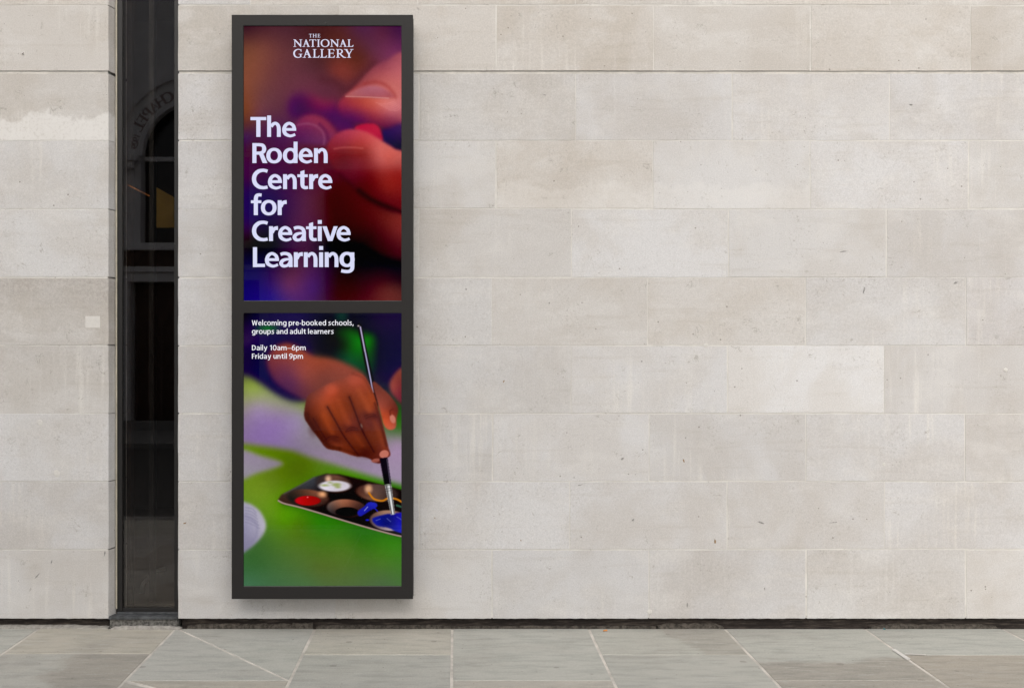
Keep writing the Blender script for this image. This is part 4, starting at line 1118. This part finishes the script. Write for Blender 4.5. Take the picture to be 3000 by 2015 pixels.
pb.oval(*zd([(1368, 432)])[0], rad(34), rad(38), (236, 186, 146), 6, 0.85)
pb.line(zd([(1372, 470), (1420, 528), (1500, 546), (1560, 522), (1640, 532), (1720, 580)]), 5.5, (206, 134, 40), 1.6, 0.95)
pb.oval(*zd([(1160, 618)])[0], rad(192), rad(86), zd([(1000, 610, (96, 84, 82)), (1120, 570, (176, 116, 88)), (1250, 570, (100, 64, 54)), (1300, 640, (50, 36, 36)), (1060, 660, (44, 32, 32))]), 2, 1.0, 4)
pb.oval(*zd([(1162, 652)])[0], rad(108), rad(45), (9, 7, 12), 1.6)
pb.shape(zd([(1262, 652), (1320, 606), (1372, 560), (1440, 568), (1448, 605), (1380, 642), (1290, 694)]), zd([(1300, 650, (44, 46, 176)), (1400, 585, (58, 66, 206)), (1380, 630, (26, 26, 130))]), 1.2)
pb.line(zd([(1330, 640), (1360, 605)]), 2.5, (170, 176, 232), 1.4, 0.8)
pb.line(zd([(1420, 612), (1450, 640), (1480, 692)]), 3, (44, 46, 190), 1.2)
pb.oval(*zd([(1358, 730)])[0], rad(18), rad(8), (40, 48, 200), 1.2)
pb.oval(*zd([(1570, 735)])[0], rad(190), rad(98), zd([(1420, 700, (110, 84, 78)), (1560, 655, (190, 150, 126)), (1660, 660, (120, 90, 80)), (1600, 830, (200, 184, 190)), (1450, 790, (120, 104, 110))]), 2, 1.0, 4)
pb.shape(zd([(1404, 720), (1500, 682), (1600, 668), (1780, 668), (1780, 850), (1660, 850), (1560, 806), (1450, 784)]), zd([(1450, 730, (32, 40, 160)), (1550, 720, (20, 26, 110)), (1570, 740, (40, 50, 120)), (1650, 720, (40, 34, 168)), (1640, 820, (42, 50, 178)), (1560, 780, (24, 22, 110))]), 1.6)
for a_, b_ in (((1545, 715), (1580, 745)), ((1440, 735), (1480, 720)), ((1640, 700), (1690, 730))):
    pb.line(zd([a_, b_]), 2.4, (120, 130, 200), 1.2, 0.6)
pb.line(zd([(1640, 590), (1700, 610)]), 6, (70, 120, 96), 2, 0.8)
# lower handle, ferrule
pb.shape(zd([(1474, 140), (1550, 130), (1586, 386), (1520, 392)]), zd([(1500, 200, (24, 8, 30)), (1560, 250, (40, 30, 44)), (1530, 300, (16, 8, 18))]), 1.1, 1.0, False)
pb.line(zd([(1545, 150), (1576, 378)]), 2.6, (104, 100, 118), 1.2, 0.8)
pb.shape(zd([(1524, 392), (1586, 386), (1622, 676), (1584, 682)]), (178, 178, 178), 1.0, 1.0, False)
pb.line(zd([(1538, 400), (1590, 670)]), 2.6, (70, 66, 66), 1.0, 0.8)
pb.line(zd([(1562, 396), (1602, 670)]), 3.2, (242, 242, 244), 1.0, 0.9)
pb.line(zd([(1578, 392), (1614, 668)]), 2.2, (84, 80, 82), 1.0, 0.8)
for y in (400, 432, 452):
    pb.line(zd([(1524 + (y - 392) * 0.18, y), (1588 + (y - 392) * 0.13, y - 5)]), 2, (60, 56, 58), 1.0, 0.6)
pb.c = grade(pb.c, 1.12, 1.06)
scr_b = pb.build('screen', SX0 - 0.0006, SX1 + 0.0006, SB0 - 0.0006, SB1 + 0.0006, YF + 0.012, M['screen'], disp, rng)
scr_b['label'] = 'lower lit screen showing hand with brush and paint tray'

# ---- lettering: strokes in units of 525 per cap height
G = {
 'T': (415, [('l', [(0, 481, 88), (415, 481, 88)]), ('l', [(208, 0, 114), (208, 470, 114)])]),
 'h': (364, [('l', [(54, 0, 108), (54, 562, 108)]), ('c', [(310, 0, 106), (310, 215, 106), (285, 310, 96), (225, 356, 84), (160, 335, 90), (105, 272, 96)])]),
 'n': (364, [('l', [(54, 0, 108), (54, 390, 108)]), ('c', [(310, 0, 106), (310, 215, 106), (285, 310, 96), (225, 356, 84), (160, 335, 90), (105, 272, 96)])]),
 'm': (600, [('l', [(54, 0, 108), (54, 390, 108)]), ('c', [(300, 0, 106), (300, 215, 106), (280, 310, 96), (222, 356, 84), (160, 335, 90), (105, 272, 96)]),
             ('c', [(546, 0, 106), (546, 215, 106), (526, 310, 96), (468, 356, 84), (406, 335, 90), (351, 272, 96)])]),
 'e': (373, [('l', [(60, 196, 76), (372, 196, 76)]), ('c', [(323, 160, 98), (320, 225, 98), (288, 305, 92), (190, 357, 82), (95, 305, 97), (52, 195, 104), (85, 85, 100), (195, 27, 78), (280, 37, 72), (345, 66, 72)])]),
 'R': (400, [('l', [(56, 0, 112), (56, 525, 112)]), ('c', [(56, 482, 86), (200, 482, 86), (285, 455, 98), (313, 372, 114), (285, 294, 102), (200, 263, 86), (56, 263, 86)]),
             ('p', [(275, 0), (400, 0), (300, 225), (255, 275), (165, 245), (195, 195)])]),
 'o': (413, [('o', 206, 196, 206, 204, 110, 82)]),
 'd': (390, [('l', [(336, 0, 108), (336, 562, 108)]), ('o', 198, 196, 198, 204, 112, 82)]),
 'C': (415, [('c', [(412, 468, 88), (350, 488, 88), (285, 494, 90), (180, 470, 105), (88, 385, 114), (57, 268, 116), (88, 150, 114), (180, 63, 105), (285, 37, 88), (350, 40, 86), (414, 55, 86)])]),
 't': (280, [('l', [(0, 350, 76), (272, 350, 76)]), ('p', [(78, 150), (185, 150), (185, 498), (78, 463)]), ('c', [(131, 165, 107), (133, 110, 107), (152, 62, 100), (205, 37, 88), (280, 43, 80)])]),
 'r': (238, [('l', [(55, 0, 110), (55, 390, 110)]), ('c', [(88, 215, 80), (118, 290, 92), (165, 334, 98), (238, 342, 108)])]),
 'f': (280, [('l', [(0, 351, 78), (275, 351, 78)]), ('c', [(129, 0, 112), (129, 300, 112), (129, 430, 112), (150, 505, 104), (205, 532, 88), (280, 527, 86)])]),
 'a': (359, [('c', [(40, 331, 88), (110, 355, 86), (190, 354, 88), (268, 320, 98), (303, 240, 104), (304, 120, 104), (307, 0, 106)]),
             ('c', [(290, 205, 68), (190, 203, 72), (95, 168, 95), (52, 100, 104), (92, 38, 92), (165, 27, 76), (240, 60, 80), (285, 130, 80)])]),
 'i': (110, [('l', [(55, 0, 110), (55, 388, 110)]), ('l', [(55, 452, 110), (55, 552, 110)])]),
 'v': (404, [('p', [(0, 388), (115, 388), (207, 112), (298, 388), (404, 388), (265, 0), (145, 0)])]),
 'L': (321, [('l', [(57, 0, 114), (57, 523, 114)]), ('l', [(57, 44, 88), (321, 44, 88)])]),
 'g': (395, [('o', 200, 200, 200, 201, 116, 84), ('c', [(340, 387, 110), (340, 200, 110), (340, 10, 110), (322, -65, 104), (255, -112, 90), (150, -115, 88), (48, -95, 90)])]),
 'l': (110, [('l', [(55, 0, 110), (55, 562, 110)])]),
 'c': (315, [('c', [(305, 335, 82), (250, 354, 82), (195, 357, 84), (95, 305, 97), (52, 195, 104), (95, 85, 97), (195, 32, 82), (250, 32, 80), (310, 54, 80)])]),
 's': (310, [('c', [(290, 345, 78), (220, 360, 80), (140, 356, 80), (72, 305, 92), (110, 240, 92), (205, 180, 95), (258, 105, 92), (200, 36, 84), (110, 28, 80), (15, 48, 80)])]),
 'p': (393, [('l', [(54, -155, 108), (54, 390, 108)]), ('o', 196, 196, 197, 204, 112, 82)]),
 'b': (393, [('l', [(54, 0, 108), (54, 562, 108)]), ('o', 196, 196, 197, 204, 112, 82)]),
 'k': (370, [('l', [(54, 0, 108), (54, 562, 108)]), ('l', [(80, 175, 90), (300, 388, 90)]), ('l', [(135, 235, 100), (315, 0, 110)])]),
 'u': (364, [('l', [(310, 0, 108), (310, 390, 108)]), ('c', [(54, 390, 106), (54, 175, 106), (80, 80, 96), (140, 34, 84), (205, 55, 90), (262, 118, 96)])]),
 'y': (395, [('l', [(52, 388, 104), (205, 20, 104)]), ('c', [(345, 388, 100), (262, 170, 104), (190, -30, 104), (140, -105, 96), (40, -112, 84)])]),
 'W': (640, [('l', [(50, 525, 100), (175, 0, 100)]), ('l', [(175, 0, 95), (320, 500, 95)]), ('l', [(320, 500, 95), (465, 0, 95)]), ('l', [(465, 0, 100), (590, 525, 100)])]),
 'D': (440, [('l', [(56, 0, 112), (56, 525, 112)]), ('c', [(56, 482, 86), (180, 482, 86), (320, 425, 104), (382, 262, 114), (320, 100, 104), (180, 43, 86), (56, 43, 86)])]),
 'F': (300, [('l', [(56, 0, 112), (56, 525, 112)]), ('l', [(56, 482, 86), (300, 482, 86)]), ('l', [(56, 270, 84), (280, 270, 84)])]),
 '1': (290, [('l', [(200, 0, 110), (200, 525, 110)]), ('l', [(50, 420, 80), (210, 500, 80)])]),
 '0': (400, [('o', 200, 262, 198, 270, 108, 86)]),
 '6': (400, [('o', 204, 165, 194, 172, 108, 82), ('c', [(345, 490, 82), (260, 492, 84), (150, 440, 100), (75, 310, 106), (60, 180, 106)])]),
 '9': (400, [('o', 196, 360, 194, 172, 108, 82), ('c', [(55, 35, 82), (140, 33, 84), (250, 85, 100), (325, 215, 106), (340, 345, 106)])]),
 '-': (190, [('l', [(0, 190, 76), (190, 190, 76)])]),
 '~': (400, [('l', [(0, 195, 50), (400, 195, 50)])]),
 ',': (110, [('p', [(0, -95), (62, -95), (125, 100), (28, 100)])]),
}
SER = {  # serif capitals, cap height 100
 'T': (98, [('l', [(4, 96, 7), (94, 96, 7)]), ('l', [(49, 2, 18), (49, 97, 18)]), ('l', [(28, 3, 6), (70, 3, 6)]), ('p', [(2, 78), (7, 78), (18, 97), (6, 99)]), ('p', [(96, 78), (91, 78), (80, 97), (92, 99)])]),
 'H': (115, [('l', [(24, 0, 18), (24, 100, 18)]), ('l', [(91, 0, 18), (91, 100, 18)]), ('l', [(24, 52, 8), (91, 52, 8)])] + [('l', [(x - 20, y, 6), (x + 20, y, 6)]) for x in (24, 91) for y in (3, 97)]),
 'E': (86, [('l', [(24, 0, 18), (24, 100, 18)]), ('l', [(4, 97, 6), (78, 97, 6)]), ('l', [(24, 52, 7), (68, 52, 7)]), ('l', [(4, 3, 6), (82, 3, 6)]), ('p', [(76, 99), (82, 78), (77, 76), (66, 95)]), ('p', [(80, 0), (88, 26), (82, 26), (66, 4)]), ('p', [(66, 37), (70, 37), (70, 67), (66, 67)])]),
 'N': (121, [('l', [(22, 2, 11), (22, 96, 11)]), ('p', [(6, 99), (30, 99), (106, 18), (106, -2), (98, -2), (20, 86)]), ('l', [(101, 2, 11), (101, 98, 11)]), ('l', [(2, 3, 6), (40, 3, 6)]), ('l', [(82, 97, 6), (121, 97, 6)]), ('l', [(2, 97, 6), (26, 97, 6)])]),
 'A': (104, [('p', [(14, 3), (22, 3), (55, 82), (50, 100), (47, 100)]), ('p', [(45, 100), (55, 100), (96, 2), (76, 2), (44, 82)]), ('l', [(28, 38, 7), (74, 38, 7)]), ('l', [(0, 3, 6), (38, 3, 6)]), ('l', [(62, 3, 6), (104, 3, 6)])]),
 'I': (44, [('l', [(22, 0, 18), (22, 100, 18)]), ('l', [(2, 3, 6), (42, 3, 6)]), ('l', [(2, 97, 6), (42, 97, 6)])]),
 'O': (118, [('o', 59, 50, 59, 53, 20, 9)]),
 'L': (86, [('l', [(24, 0, 18), (24, 100, 18)]), ('l', [(4, 97, 6), (46, 97, 6)]), ('l', [(2, 4, 8), (78, 4, 8)]), ('p', [(76, 0), (86, 26), (80, 26), (62, 6)])]),
 'G': (110, [('c', [(96, 88, 9), (72, 98, 9), (52, 97, 10), (24, 82, 17), (11, 52, 20), (24, 16, 17), (54, 3, 10), (76, 5, 9), (96, 14, 9)]), ('p', [(92, 99), (98, 99), (99, 70), (94, 70), (86, 86)]), ('l', [(90, 6, 17), (90, 42, 17)]), ('l', [(66, 42, 6), (110, 42, 6)])]),
 'R': (122, [('l', [(24, 0, 18), (24, 100, 18)]), ('c', [(4, 97, 6), (46, 97, 7), (66, 90, 13), (74, 74, 17), (64, 56, 13), (44, 49, 7), (26, 49, 6)]), ('c', [(44, 50, 14), (70, 24, 15), (92, 6, 13), (122, 1, 5)]), ('l', [(4, 3, 6), (48, 3, 6)])]),
 'Y': (112, [('p', [(14, 97), (36, 97), (66, 46), (62, 36), (50, 40)]), ('p', [(92, 97), (100, 97), (68, 40), (58, 40), (60, 48)]), ('l', [(60, 0, 18), (60, 45, 18)]), ('l', [(0, 97, 6), (44, 97, 6)]), ('l', [(72, 97, 6), (112, 97, 6)]), ('l', [(38, 3, 6), (82, 3, 6)])]),
 'C': (105, [('c', [(96, 86, 10), (72, 97, 10), (52, 97, 11), (24, 82, 18), (11, 50, 20), (24, 18, 18), (54, 3, 11), (76, 4, 10), (98, 16, 10)]), ('p', [(92, 99), (98, 99), (99, 70), (94, 70), (86, 86)])]),
 'P': (86, [('l', [(24, 0, 18), (24, 100, 18)]), ('c', [(4, 97, 6), (46, 97, 8), (68, 90, 14), (76, 72, 18), (66, 53, 14), (44, 46, 8), (26, 46, 7)]), ('l', [(4, 3, 6), (48, 3, 6)])]),
 '1': (44, [('l', [(22, 0, 17), (22, 100, 17)]), ('l', [(4, 3, 6), (40, 3, 6)]), ('l', [(4, 88, 8), (22, 98, 8)])]),
 '9': (76, [('o', 38, 68, 34, 33, 17, 9), ('c', [(8, 2, 8), (38, 12, 12), (60, 36, 16), (64, 68, 16)])]),
 '2': (76, [('c', [(10, 76, 14), (22, 94, 10), (46, 96, 11), (60, 78, 17), (50, 50, 15), (12, 8, 12)]), ('l', [(8, 6, 12), (70, 6, 12)])]),
}
def crom(P, k=6):
    out = []
    n = len(P)
    for i in range(n - 1):
        p0, p1, p2, p3 = (np.array(P[j], float) for j in (max(i - 1, 0), i, i + 1, min(i + 2, n - 1)))
        for t in np.linspace(0, 1, k + 1)[:-1]:
            out.append(0.5 * ((2 * p1) + (-p0 + p2) * t + (2 * p0 - 5 * p1 + 4 * p2 - p3) * t * t + (-p0 + 3 * p1 - 3 * p2 + p3) * t ** 3))
    out.append(np.array(P[-1], float))
    return out

class Lettering:
    """collects flat glyph shapes; every stroke sits a hair in front of the last"""
    def __init__(self):
        self.v, self.f, self.k = [], [], 0
    def strip(self, pts, wf, fn):
        n = len(pts)
        base = len(self.v)
        dy = -0.00003 * (self.k % 12); self.k += 1
        for i, p in enumerate(pts):
            a, b = pts[max(i - 1, 0)], pts[min(i + 1, n - 1)]
            dx, dz = b[0] - a[0], b[1] - a[1]
            L = math.hypot(dx, dz) or 1
            h = p[2] * wf / 2
            for s in (1, -1):
                X, Z = fn(p[0] - dz / L * h * s, p[1] + dx / L * h * s)
                self.v.append((X, dy, Z))
        for i in range(n - 1):
            q = base + 2 * i
            self.f.append((q + 1, q + 3, q + 2, q))
    def glyph(self, g, fn, wf=1.0):
        for s in g[1]:
            if s[0] == 'l': self.strip(s[1], wf, fn)
            elif s[0] == 'c': self.strip(crom(s[1]), wf, fn)
            elif s[0] == 'p':
                base = len(self.v); dy = -0.00003 * (self.k % 12); self.k += 1
                for p in s[1]:
                    X, Z = fn(*p); self.v.append((X, dy, Z))
                self.f.append(tuple(range(base, base + len(s[1]))))
            else:
                _, cx, cy, rx, ry, tx, ty = s
                base = len(self.v); dy = -0.00003 * (self.k % 12); self.k += 1
                n = 36
                for i in range(n):
                    a = 2 * math.pi * i / n
                    c_, s_ = math.cos(a), math.sin(a)
                    e = 0.94                          # slightly squared bowls
                    c_ = math.copysign(abs(c_) ** e, c_); s_ = math.copysign(abs(s_) ** e, s_)
                    for fx_, fy_ in ((rx, ry), (rx - tx * wf, ry - ty * wf)):
                        X, Z = fn(cx + fx_ * c_, cy + fy_ * s_); self.v.append((X, dy, Z))
                for i in range(n):
                    q, r_ = base + 2 * i, base + 2 * ((i + 1) % n)
                    self.f.append((q, r_, r_ + 1, q + 1))
    def build(self, name, mat, parent, y):
        me = bpy.data.meshes.new(name)
        c = np.mean(np.array(self.v), 0); c[1] = 0
        me.from_pydata([tuple(np.array(p) - c) for p in self.v], [], self.f)
        bm = bmesh.new(); bm.from_mesh(me)
        for f in bm.faces:
            f.normal_update()
            if f.normal.y > 0: f.normal_flip()
        bm.to_mesh(me); bm.free()
        return link_mesh(name, me, mat, parent, (c[0], y, c[2]))

MT = letter_material('title_white', (219, 221, 250))
MS = letter_material('text_white', (248, 248, 255))
ML = letter_material('logo_white', (226, 226, 250))
YL = YF + 0.0112
UN = 1 / 8.98
TITLE = [
    (400.2, [('T', 732.5), ('h', 781.2), ('e', 825.2)]),
    (477.0, [('R', 737.8), ('o', 779.0), ('d', 827.5), ('e', 873.7), ('n', 918.8)]),
    (553.3, [('C', 736.5), ('e', 783.5), ('n', 828.0), ('t', 870.3), ('r', 904.5), ('e', 931.2)]),
    (629.6, [('f', 733.9), ('o', 763.2), ('r', 812.2)]),
    (705.7, [('C', 736.7), ('r', 786.7), ('e', 813.6), ('a', 855.7), ('t', 895.7), ('i', 929.9), ('v', 943.6), ('e', 985.0)]),
    (782.0, [('L', 739.4), ('e', 774.7), ('a', 816.5), ('r', 859.6), ('n', 888.9), ('i', 933.8), ('n', 950.4), ('g', 993.7)]),
]
for base, chars in TITLE:
    lt = Lettering()
    for ch, u in chars:
        lt.glyph(G[ch], lambda x, z, u=u, base=base: (fx(u + x * UN), fz(base - z * UN)), 0.95)
    lt.build('lettering', MT, scr_a, YL)
LOGO = [   # (baseline row, cap height, [(letter, left, right)]) measured on a sheet of 11.675 px per photo px
    (278, 123, [('T', 688, 802), ('H', 815, 962), ('E', 985, 1078)]),
    (598, 253, [('N', 152, 462), ('A', 465, 725), ('T', 698, 948), ('I', 962, 1072), ('O', 1093, 1396), ('N', 1415, 1727), ('A', 1730, 1987), ('L', 2004, 2222)]),
    (970, 292, [('G', 148, 466), ('A', 473, 782), ('L', 815, 1057), ('L', 1067, 1312), ('E', 1320, 1578), ('R', 1612, 1972), ('Y', 1892, 2216)]),
]
for base, cap, chars in LOGO:
    lt = Lettering()
    for ch, a_, b_ in chars:
        gw = SER[ch][0]
        sx = (b_ - a_) / gw; sz = cap / 100
        lt.glyph(SER[ch], lambda x, z, a_=a_, sx=sx, sz=sz, base=base: (fx(845 + (a_ + x * sx) / 11.675), fz(85 + (base - z * sz) / 11.675)), 0.95)
    lt.build('lettering', ML, scr_a, YL)
SMALL = [  # text, left, right, baseline on a sheet of 7.297 px per photo px, origin (725, 925)
    ('Welcoming pre-booked schools,', 82, 2262, 204), ('groups and adult learners', 86, 1838, 387),
    ('Daily 10am~6pm', 84, 1240, 736), ('Friday until 9pm', 84, 1182, 918),
]
for text, a_, b_, base in SMALL:
    gap, space = 62, 165
    tot = sum((space if ch == ' ' else G[ch][0] + gap) for ch in text) - gap
    sx = (b_ - a_) / tot; sz = 110 / 525
    lt = Lettering(); x0 = 0.0
    for ch in text:
        if ch == ' ':
            x0 += space; continue
        lt.glyph(G[ch], lambda x, z, x0=x0, sx=sx, sz=sz, a_=a_, base=base: (fx(725 + (a_ + (x0 + x) * sx) / 7.297), fz(925 + (base - z * sz) / 7.297)), 0.78)
        x0 += G[ch][0] + gap
    lt.build('lettering', MS, scr_b, YL)

# ------------------------------------------------------------------ small litter
bm = bmesh.new()
tube(bm, [(-0.011, 0, 0), (0.0, 0.002, 0.0005), (0.011, 0.0, 0)], 0.0042, 10)
cb = from_bm('cigarette_butt', bm, M['orange'], None, (wx(1774, -0.05), -0.045, 0.0043), True)
cb.rotation_euler = (0, 0, R(18))
tag(cb, 'tiny orange cigarette butt lying on the pavement by the wall foot', 'cigarette butt')
bm = bmesh.new()
bmesh.ops.create_icosphere(bm, subdivisions=2, radius=0.007)
for q in bm.verts:
    q.co *= rnd.uniform(0.7, 1.15); q.co.z *= 0.6
fo = from_bm('foil_scrap', bm, M['foil'], None, (wx(2588), -0.012, 0.0035))
tag(fo, 'tiny crumpled blue-green foil scrap at the wall foot', 'litter')

# ------------------------------------------------------------------ chapel across the street (seen only in the glass)
CYF = -12.0
ch = empty('chapel', (-4.8, CYF, 0))
tag(ch, 'pale rendered chapel with arched window and lettered arch, mirrored in the dark window', 'building')
KC = S * (DIST + 0.24 + 12.0) / DIST
KD = S * (DIST - 0.28 + 12.0) / DIST
def cxp(u): return (u - U0) * KC
def czp(v): return EYE - (v - V0) * KC
AX, AZ = cxp(582), czp(460)
RI, RO = 166 * KC, 245 * KC
SILL = czp(716)
TOPZ = 8.4
XA, XB = -7.6, 2.4
DX0, DX1 = AX - 196 * KC, AX + 196 * KC     # doorway
DZ = czp(826)
WX0, WX1, WZ0, WZ1 = (948 - U0) * KD, (948 - U0) * KD + 3.0, EYE + (V0 - 905) * KD, EYE + (V0 - 495) * KD  # plain window
def cbox(name, x0, x1, y0, y1, z0, z1, mat, bev=0.0):
    return box(name, x0, x1, CYF + y0, CYF + y1, z0, z1, mat, ch, bev)
bm = bmesh.new()
def quad(x0, x1, z0, z1):
    bm.faces.new([bm.verts.new((x, 0, z)) for x, z in ((x0, z0), (x1, z0), (x1, z1), (x0, z1))])
quad(XA, DX0, 0, SILL); quad(DX0, DX1, DZ, SILL); quad(DX1, WX0, 0, TOPZ - 0.0); quad(WX0, WX1, 0, WZ0); quad(WX0, WX1, WZ1, TOPZ); quad(WX1, XB, 0, TOPZ)
quad(XA, AX - RO, SILL, TOPZ); quad(AX - RO, AX - RI, SILL, AZ); quad(AX + RI, DX1 if DX1 > AX + RI else AX + RI + 0.01, SILL, AZ)
quad(AX - RO, DX1, AZ + RO, TOPZ)
n = 20
arcs = [(AX + RI * math.cos(math.pi * i / n), AZ + RI * math.sin(math.pi * i / n)) for i in range(n + 1)]
for i in range(n):
    (xa_, za_), (xb_, zb_) = arcs[i], arcs[i + 1]
    bm.faces.new([bm.verts.new((x, 0, z)) for x, z in ((xa_, za_), (xa_, AZ + RO), (xb_, AZ + RO), (xb_, zb_))])
quad(AX + RI, DX1, AZ, AZ + RO) if DX1 > AX + RI else None
quad(AX - RO, AX - RI, AZ, AZ + RO)
bmesh.ops.remove_doubles(bm, verts=bm.verts, dist=1e-4)
r = bmesh.ops.extrude_face_region(bm, geom=list(bm.faces))
for q in [g for g in r['geom'] if isinstance(g, bmesh.types.BMVert)]:
    q.co.y = -0.35
bmesh.ops.recalc_face_normals(bm, faces=bm.faces)
from_bm('wall', bm, M['render'], ch, (0, CYF, 0))
cbox('roof', XA - 0.1, XB + 0.1, -6.0, 0.12, TOPZ + 0.002, TOPZ + 0.25, M['render_trim'])
cbox('back_wall', XA, XB, -6.0, -5.8, 0, TOPZ, M['render'])
cbox('side_wall', XA, XA + 0.3, -5.8, -0.36, 0, TOPZ, M['render'])
cbox('side_wall', XB - 0.3, XB, -5.8, -0.36, 0, TOPZ, M['render'])
def arch(name, r0, r1, y0, y1, mat):
    bm = bmesh.new(); n = 28; rings = []
    for i in range(n + 1):
        a = math.pi * i / n
        rings.append([bm.verts.new((rr * math.cos(a), yy, rr * math.sin(a))) for rr, yy in ((r0, y0), (r1, y0), (r1, y1), (r0, y1))])
    for p, q_ in zip(rings, rings[1:]):
        for k in range(4):
            bm.faces.new((p[k], p[(k + 1) % 4], q_[(k + 1) % 4], q_[k]))
    bm.faces.new(rings[0]); bm.faces.new(list(reversed(rings[-1])))
    bmesh.ops.recalc_face_normals(bm, faces=bm.faces)
    return from_bm(name, bm, mat, ch, (AX, CYF, AZ))
ar = arch('arch_moulding', RI + 0.01, RO * 0.93, 0.001, 0.035, M['render_trim'])
arch('arch_moulding', RO * 0.93 + 0.001, RO, 0.001, 0.11, M['render'])
arch('arch_moulding', RI - 0.05, RI + 0.009, -0.10, 0.05, M['render'])
for x0, x1 in ((AX - RO - 0.12, AX - RI - 0.02), (AX + RI + 0.02, AX + RO + 0.12)):
    cbox('impost', x0, x1, 0.036, 0.15, AZ - 0.10, AZ - 0.002, M['render'])
    cbox('impost', x0 + 0.06, x1 - 0.06, 0.036, 0.10, AZ - 0.24, AZ - 0.102, M['render'])
cbox('string_course', AX + RO + 0.14, XB, 0.001, 0.16, AZ - 0.06, AZ + 0.10, M['render_trim'])
cbox('cornice', AX - 2.1, AX + 2.1, 0.001, 0.16, SILL - 0.13, SILL - 0.001, M['render_trim'])
cbox('frieze', AX - 1.93, AX + 1.93, 0.001, 0.04, SILL - 0.43, SILL - 0.132, M['oak'])
cbox('cornice', AX - 2.05, AX + 2.05, 0.001, 0.13, SILL - 0.53, SILL - 0.432, M['render_trim'])
for x0, x1 in ((DX0 - 0.17, DX0), (DX1, DX1 + 0.17)):
    cbox('door_surround', x0, x1, 0.001, 0.07, 0.0, DZ + 0.16, M['render_trim'])
cbox('door_surround', DX0 + 0.001, DX1 - 0.001, 0.001, 0.07, DZ + 0.001, DZ + 0.16, M['render_trim'])
cbox('arched_window', AX - RI + 0.01, AX + RI - 0.01, -0.30, -0.26, SILL, AZ + RI, M['dark_pane'])
cbox('transom', AX - RI + 0.01, AX + RI - 0.01, -0.25, -0.19, AZ - 0.06, AZ + 0.02, M['render_trim'])
cbox('mullion', AX - 0.03, AX + 0.03, -0.25, -0.20, SILL, AZ - 0.061, M['oak'])
cbox('plain_window', WX0, WX1, -0.30, -0.26, WZ0, WZ1, M['dark_pane'])
cbox('window_sill', WX0 - 0.1, WX1 + 0.1, 0.001, 0.10, WZ0 - 0.12, WZ0 - 0.001, M['render_trim'])
for sgn in (-1, 1):
    xa_, xb_ = sorted((AX + 0.01 * sgn, AX + (196 * KC - 0.02) * sgn))
    cbox('door_leaf', xa_, xb_, -0.32, -0.26, 0.0, DZ - 0.02, M['oak'])
for k in range(11):
    x = DX0 + 0.09 + k * (DX1 - DX0 - 0.18) / 10
    cbox('gate_bar', x - 0.010, x + 0.010, -0.12, -0.10, 0.02, 2.05, M['iron'])
for k in range(20):
    bm = bmesh.new()
    x = DX0 + 0.09 + (k // 2) * (DX1 - DX0 - 0.18) / 10
    st = (DX1 - DX0 - 0.18) / 10
    pts = [(x, 0), (x + st, 0)]
    for seg in range(4):
        z0 = 0.05 + seg * 0.5
        p0 = (0 if k % 2 else st, -0.095, z0); p1 = (st if k % 2 else 0, -0.095, z0 + 0.5)
        tube(bm, [p0, p1], 0.006, 4)
    from_bm('lattice_bar', bm, M['iron'], ch, (x, CYF, 0))
cbox('step', DX0 - 0.3, DX1 + 0.3, 0.071, 0.42, 0.0, 0.15, M['kerb'])
cbox('plinth_course', XA, DX0 - 0.31, 0.001, 0.06, 0.0, 0.55, M['render_trim'])
cbox('plinth_course', DX1 + 0.31, XB, 0.001, 0.06, 0.0, 0.55, M['render_trim'])
# arch lettering, read by someone facing the chapel: the word runs down the -X side
lt = Lettering()
word = 'CHAPEL 1929'
ang0, step = 63, 9.2
rb = RI + 0.055
for i, c_ in enumerate(word):
    if c_ == ' ': continue
    a = R(116 + i * 7.6) if i < 6 else R(162 + (i - 7) * 3.3)
    cap = 0.19 if i < 6 else 0.115
    gw, sc = SER[c_][0], cap / 100
    def fn(x, z, a=a, sc=sc, gw=gw):
        rr = rb + z * sc
        t = (x - gw / 2) * sc
        ca, sa = math.cos(a), math.sin(a)
        # facing the chapel from +Y, rightwards on the wall is -X
        return (AX + rr * ca - sa * t, AZ + rr * sa + ca * t)
    lt.glyph(SER[c_], fn, 1.25)
lo = lt.build('arch_lettering', M['letter_red'], ch, CYF + 0.0365)
me = lo.data
for vv in me.vertices: vv.co.y = -vv.co.y
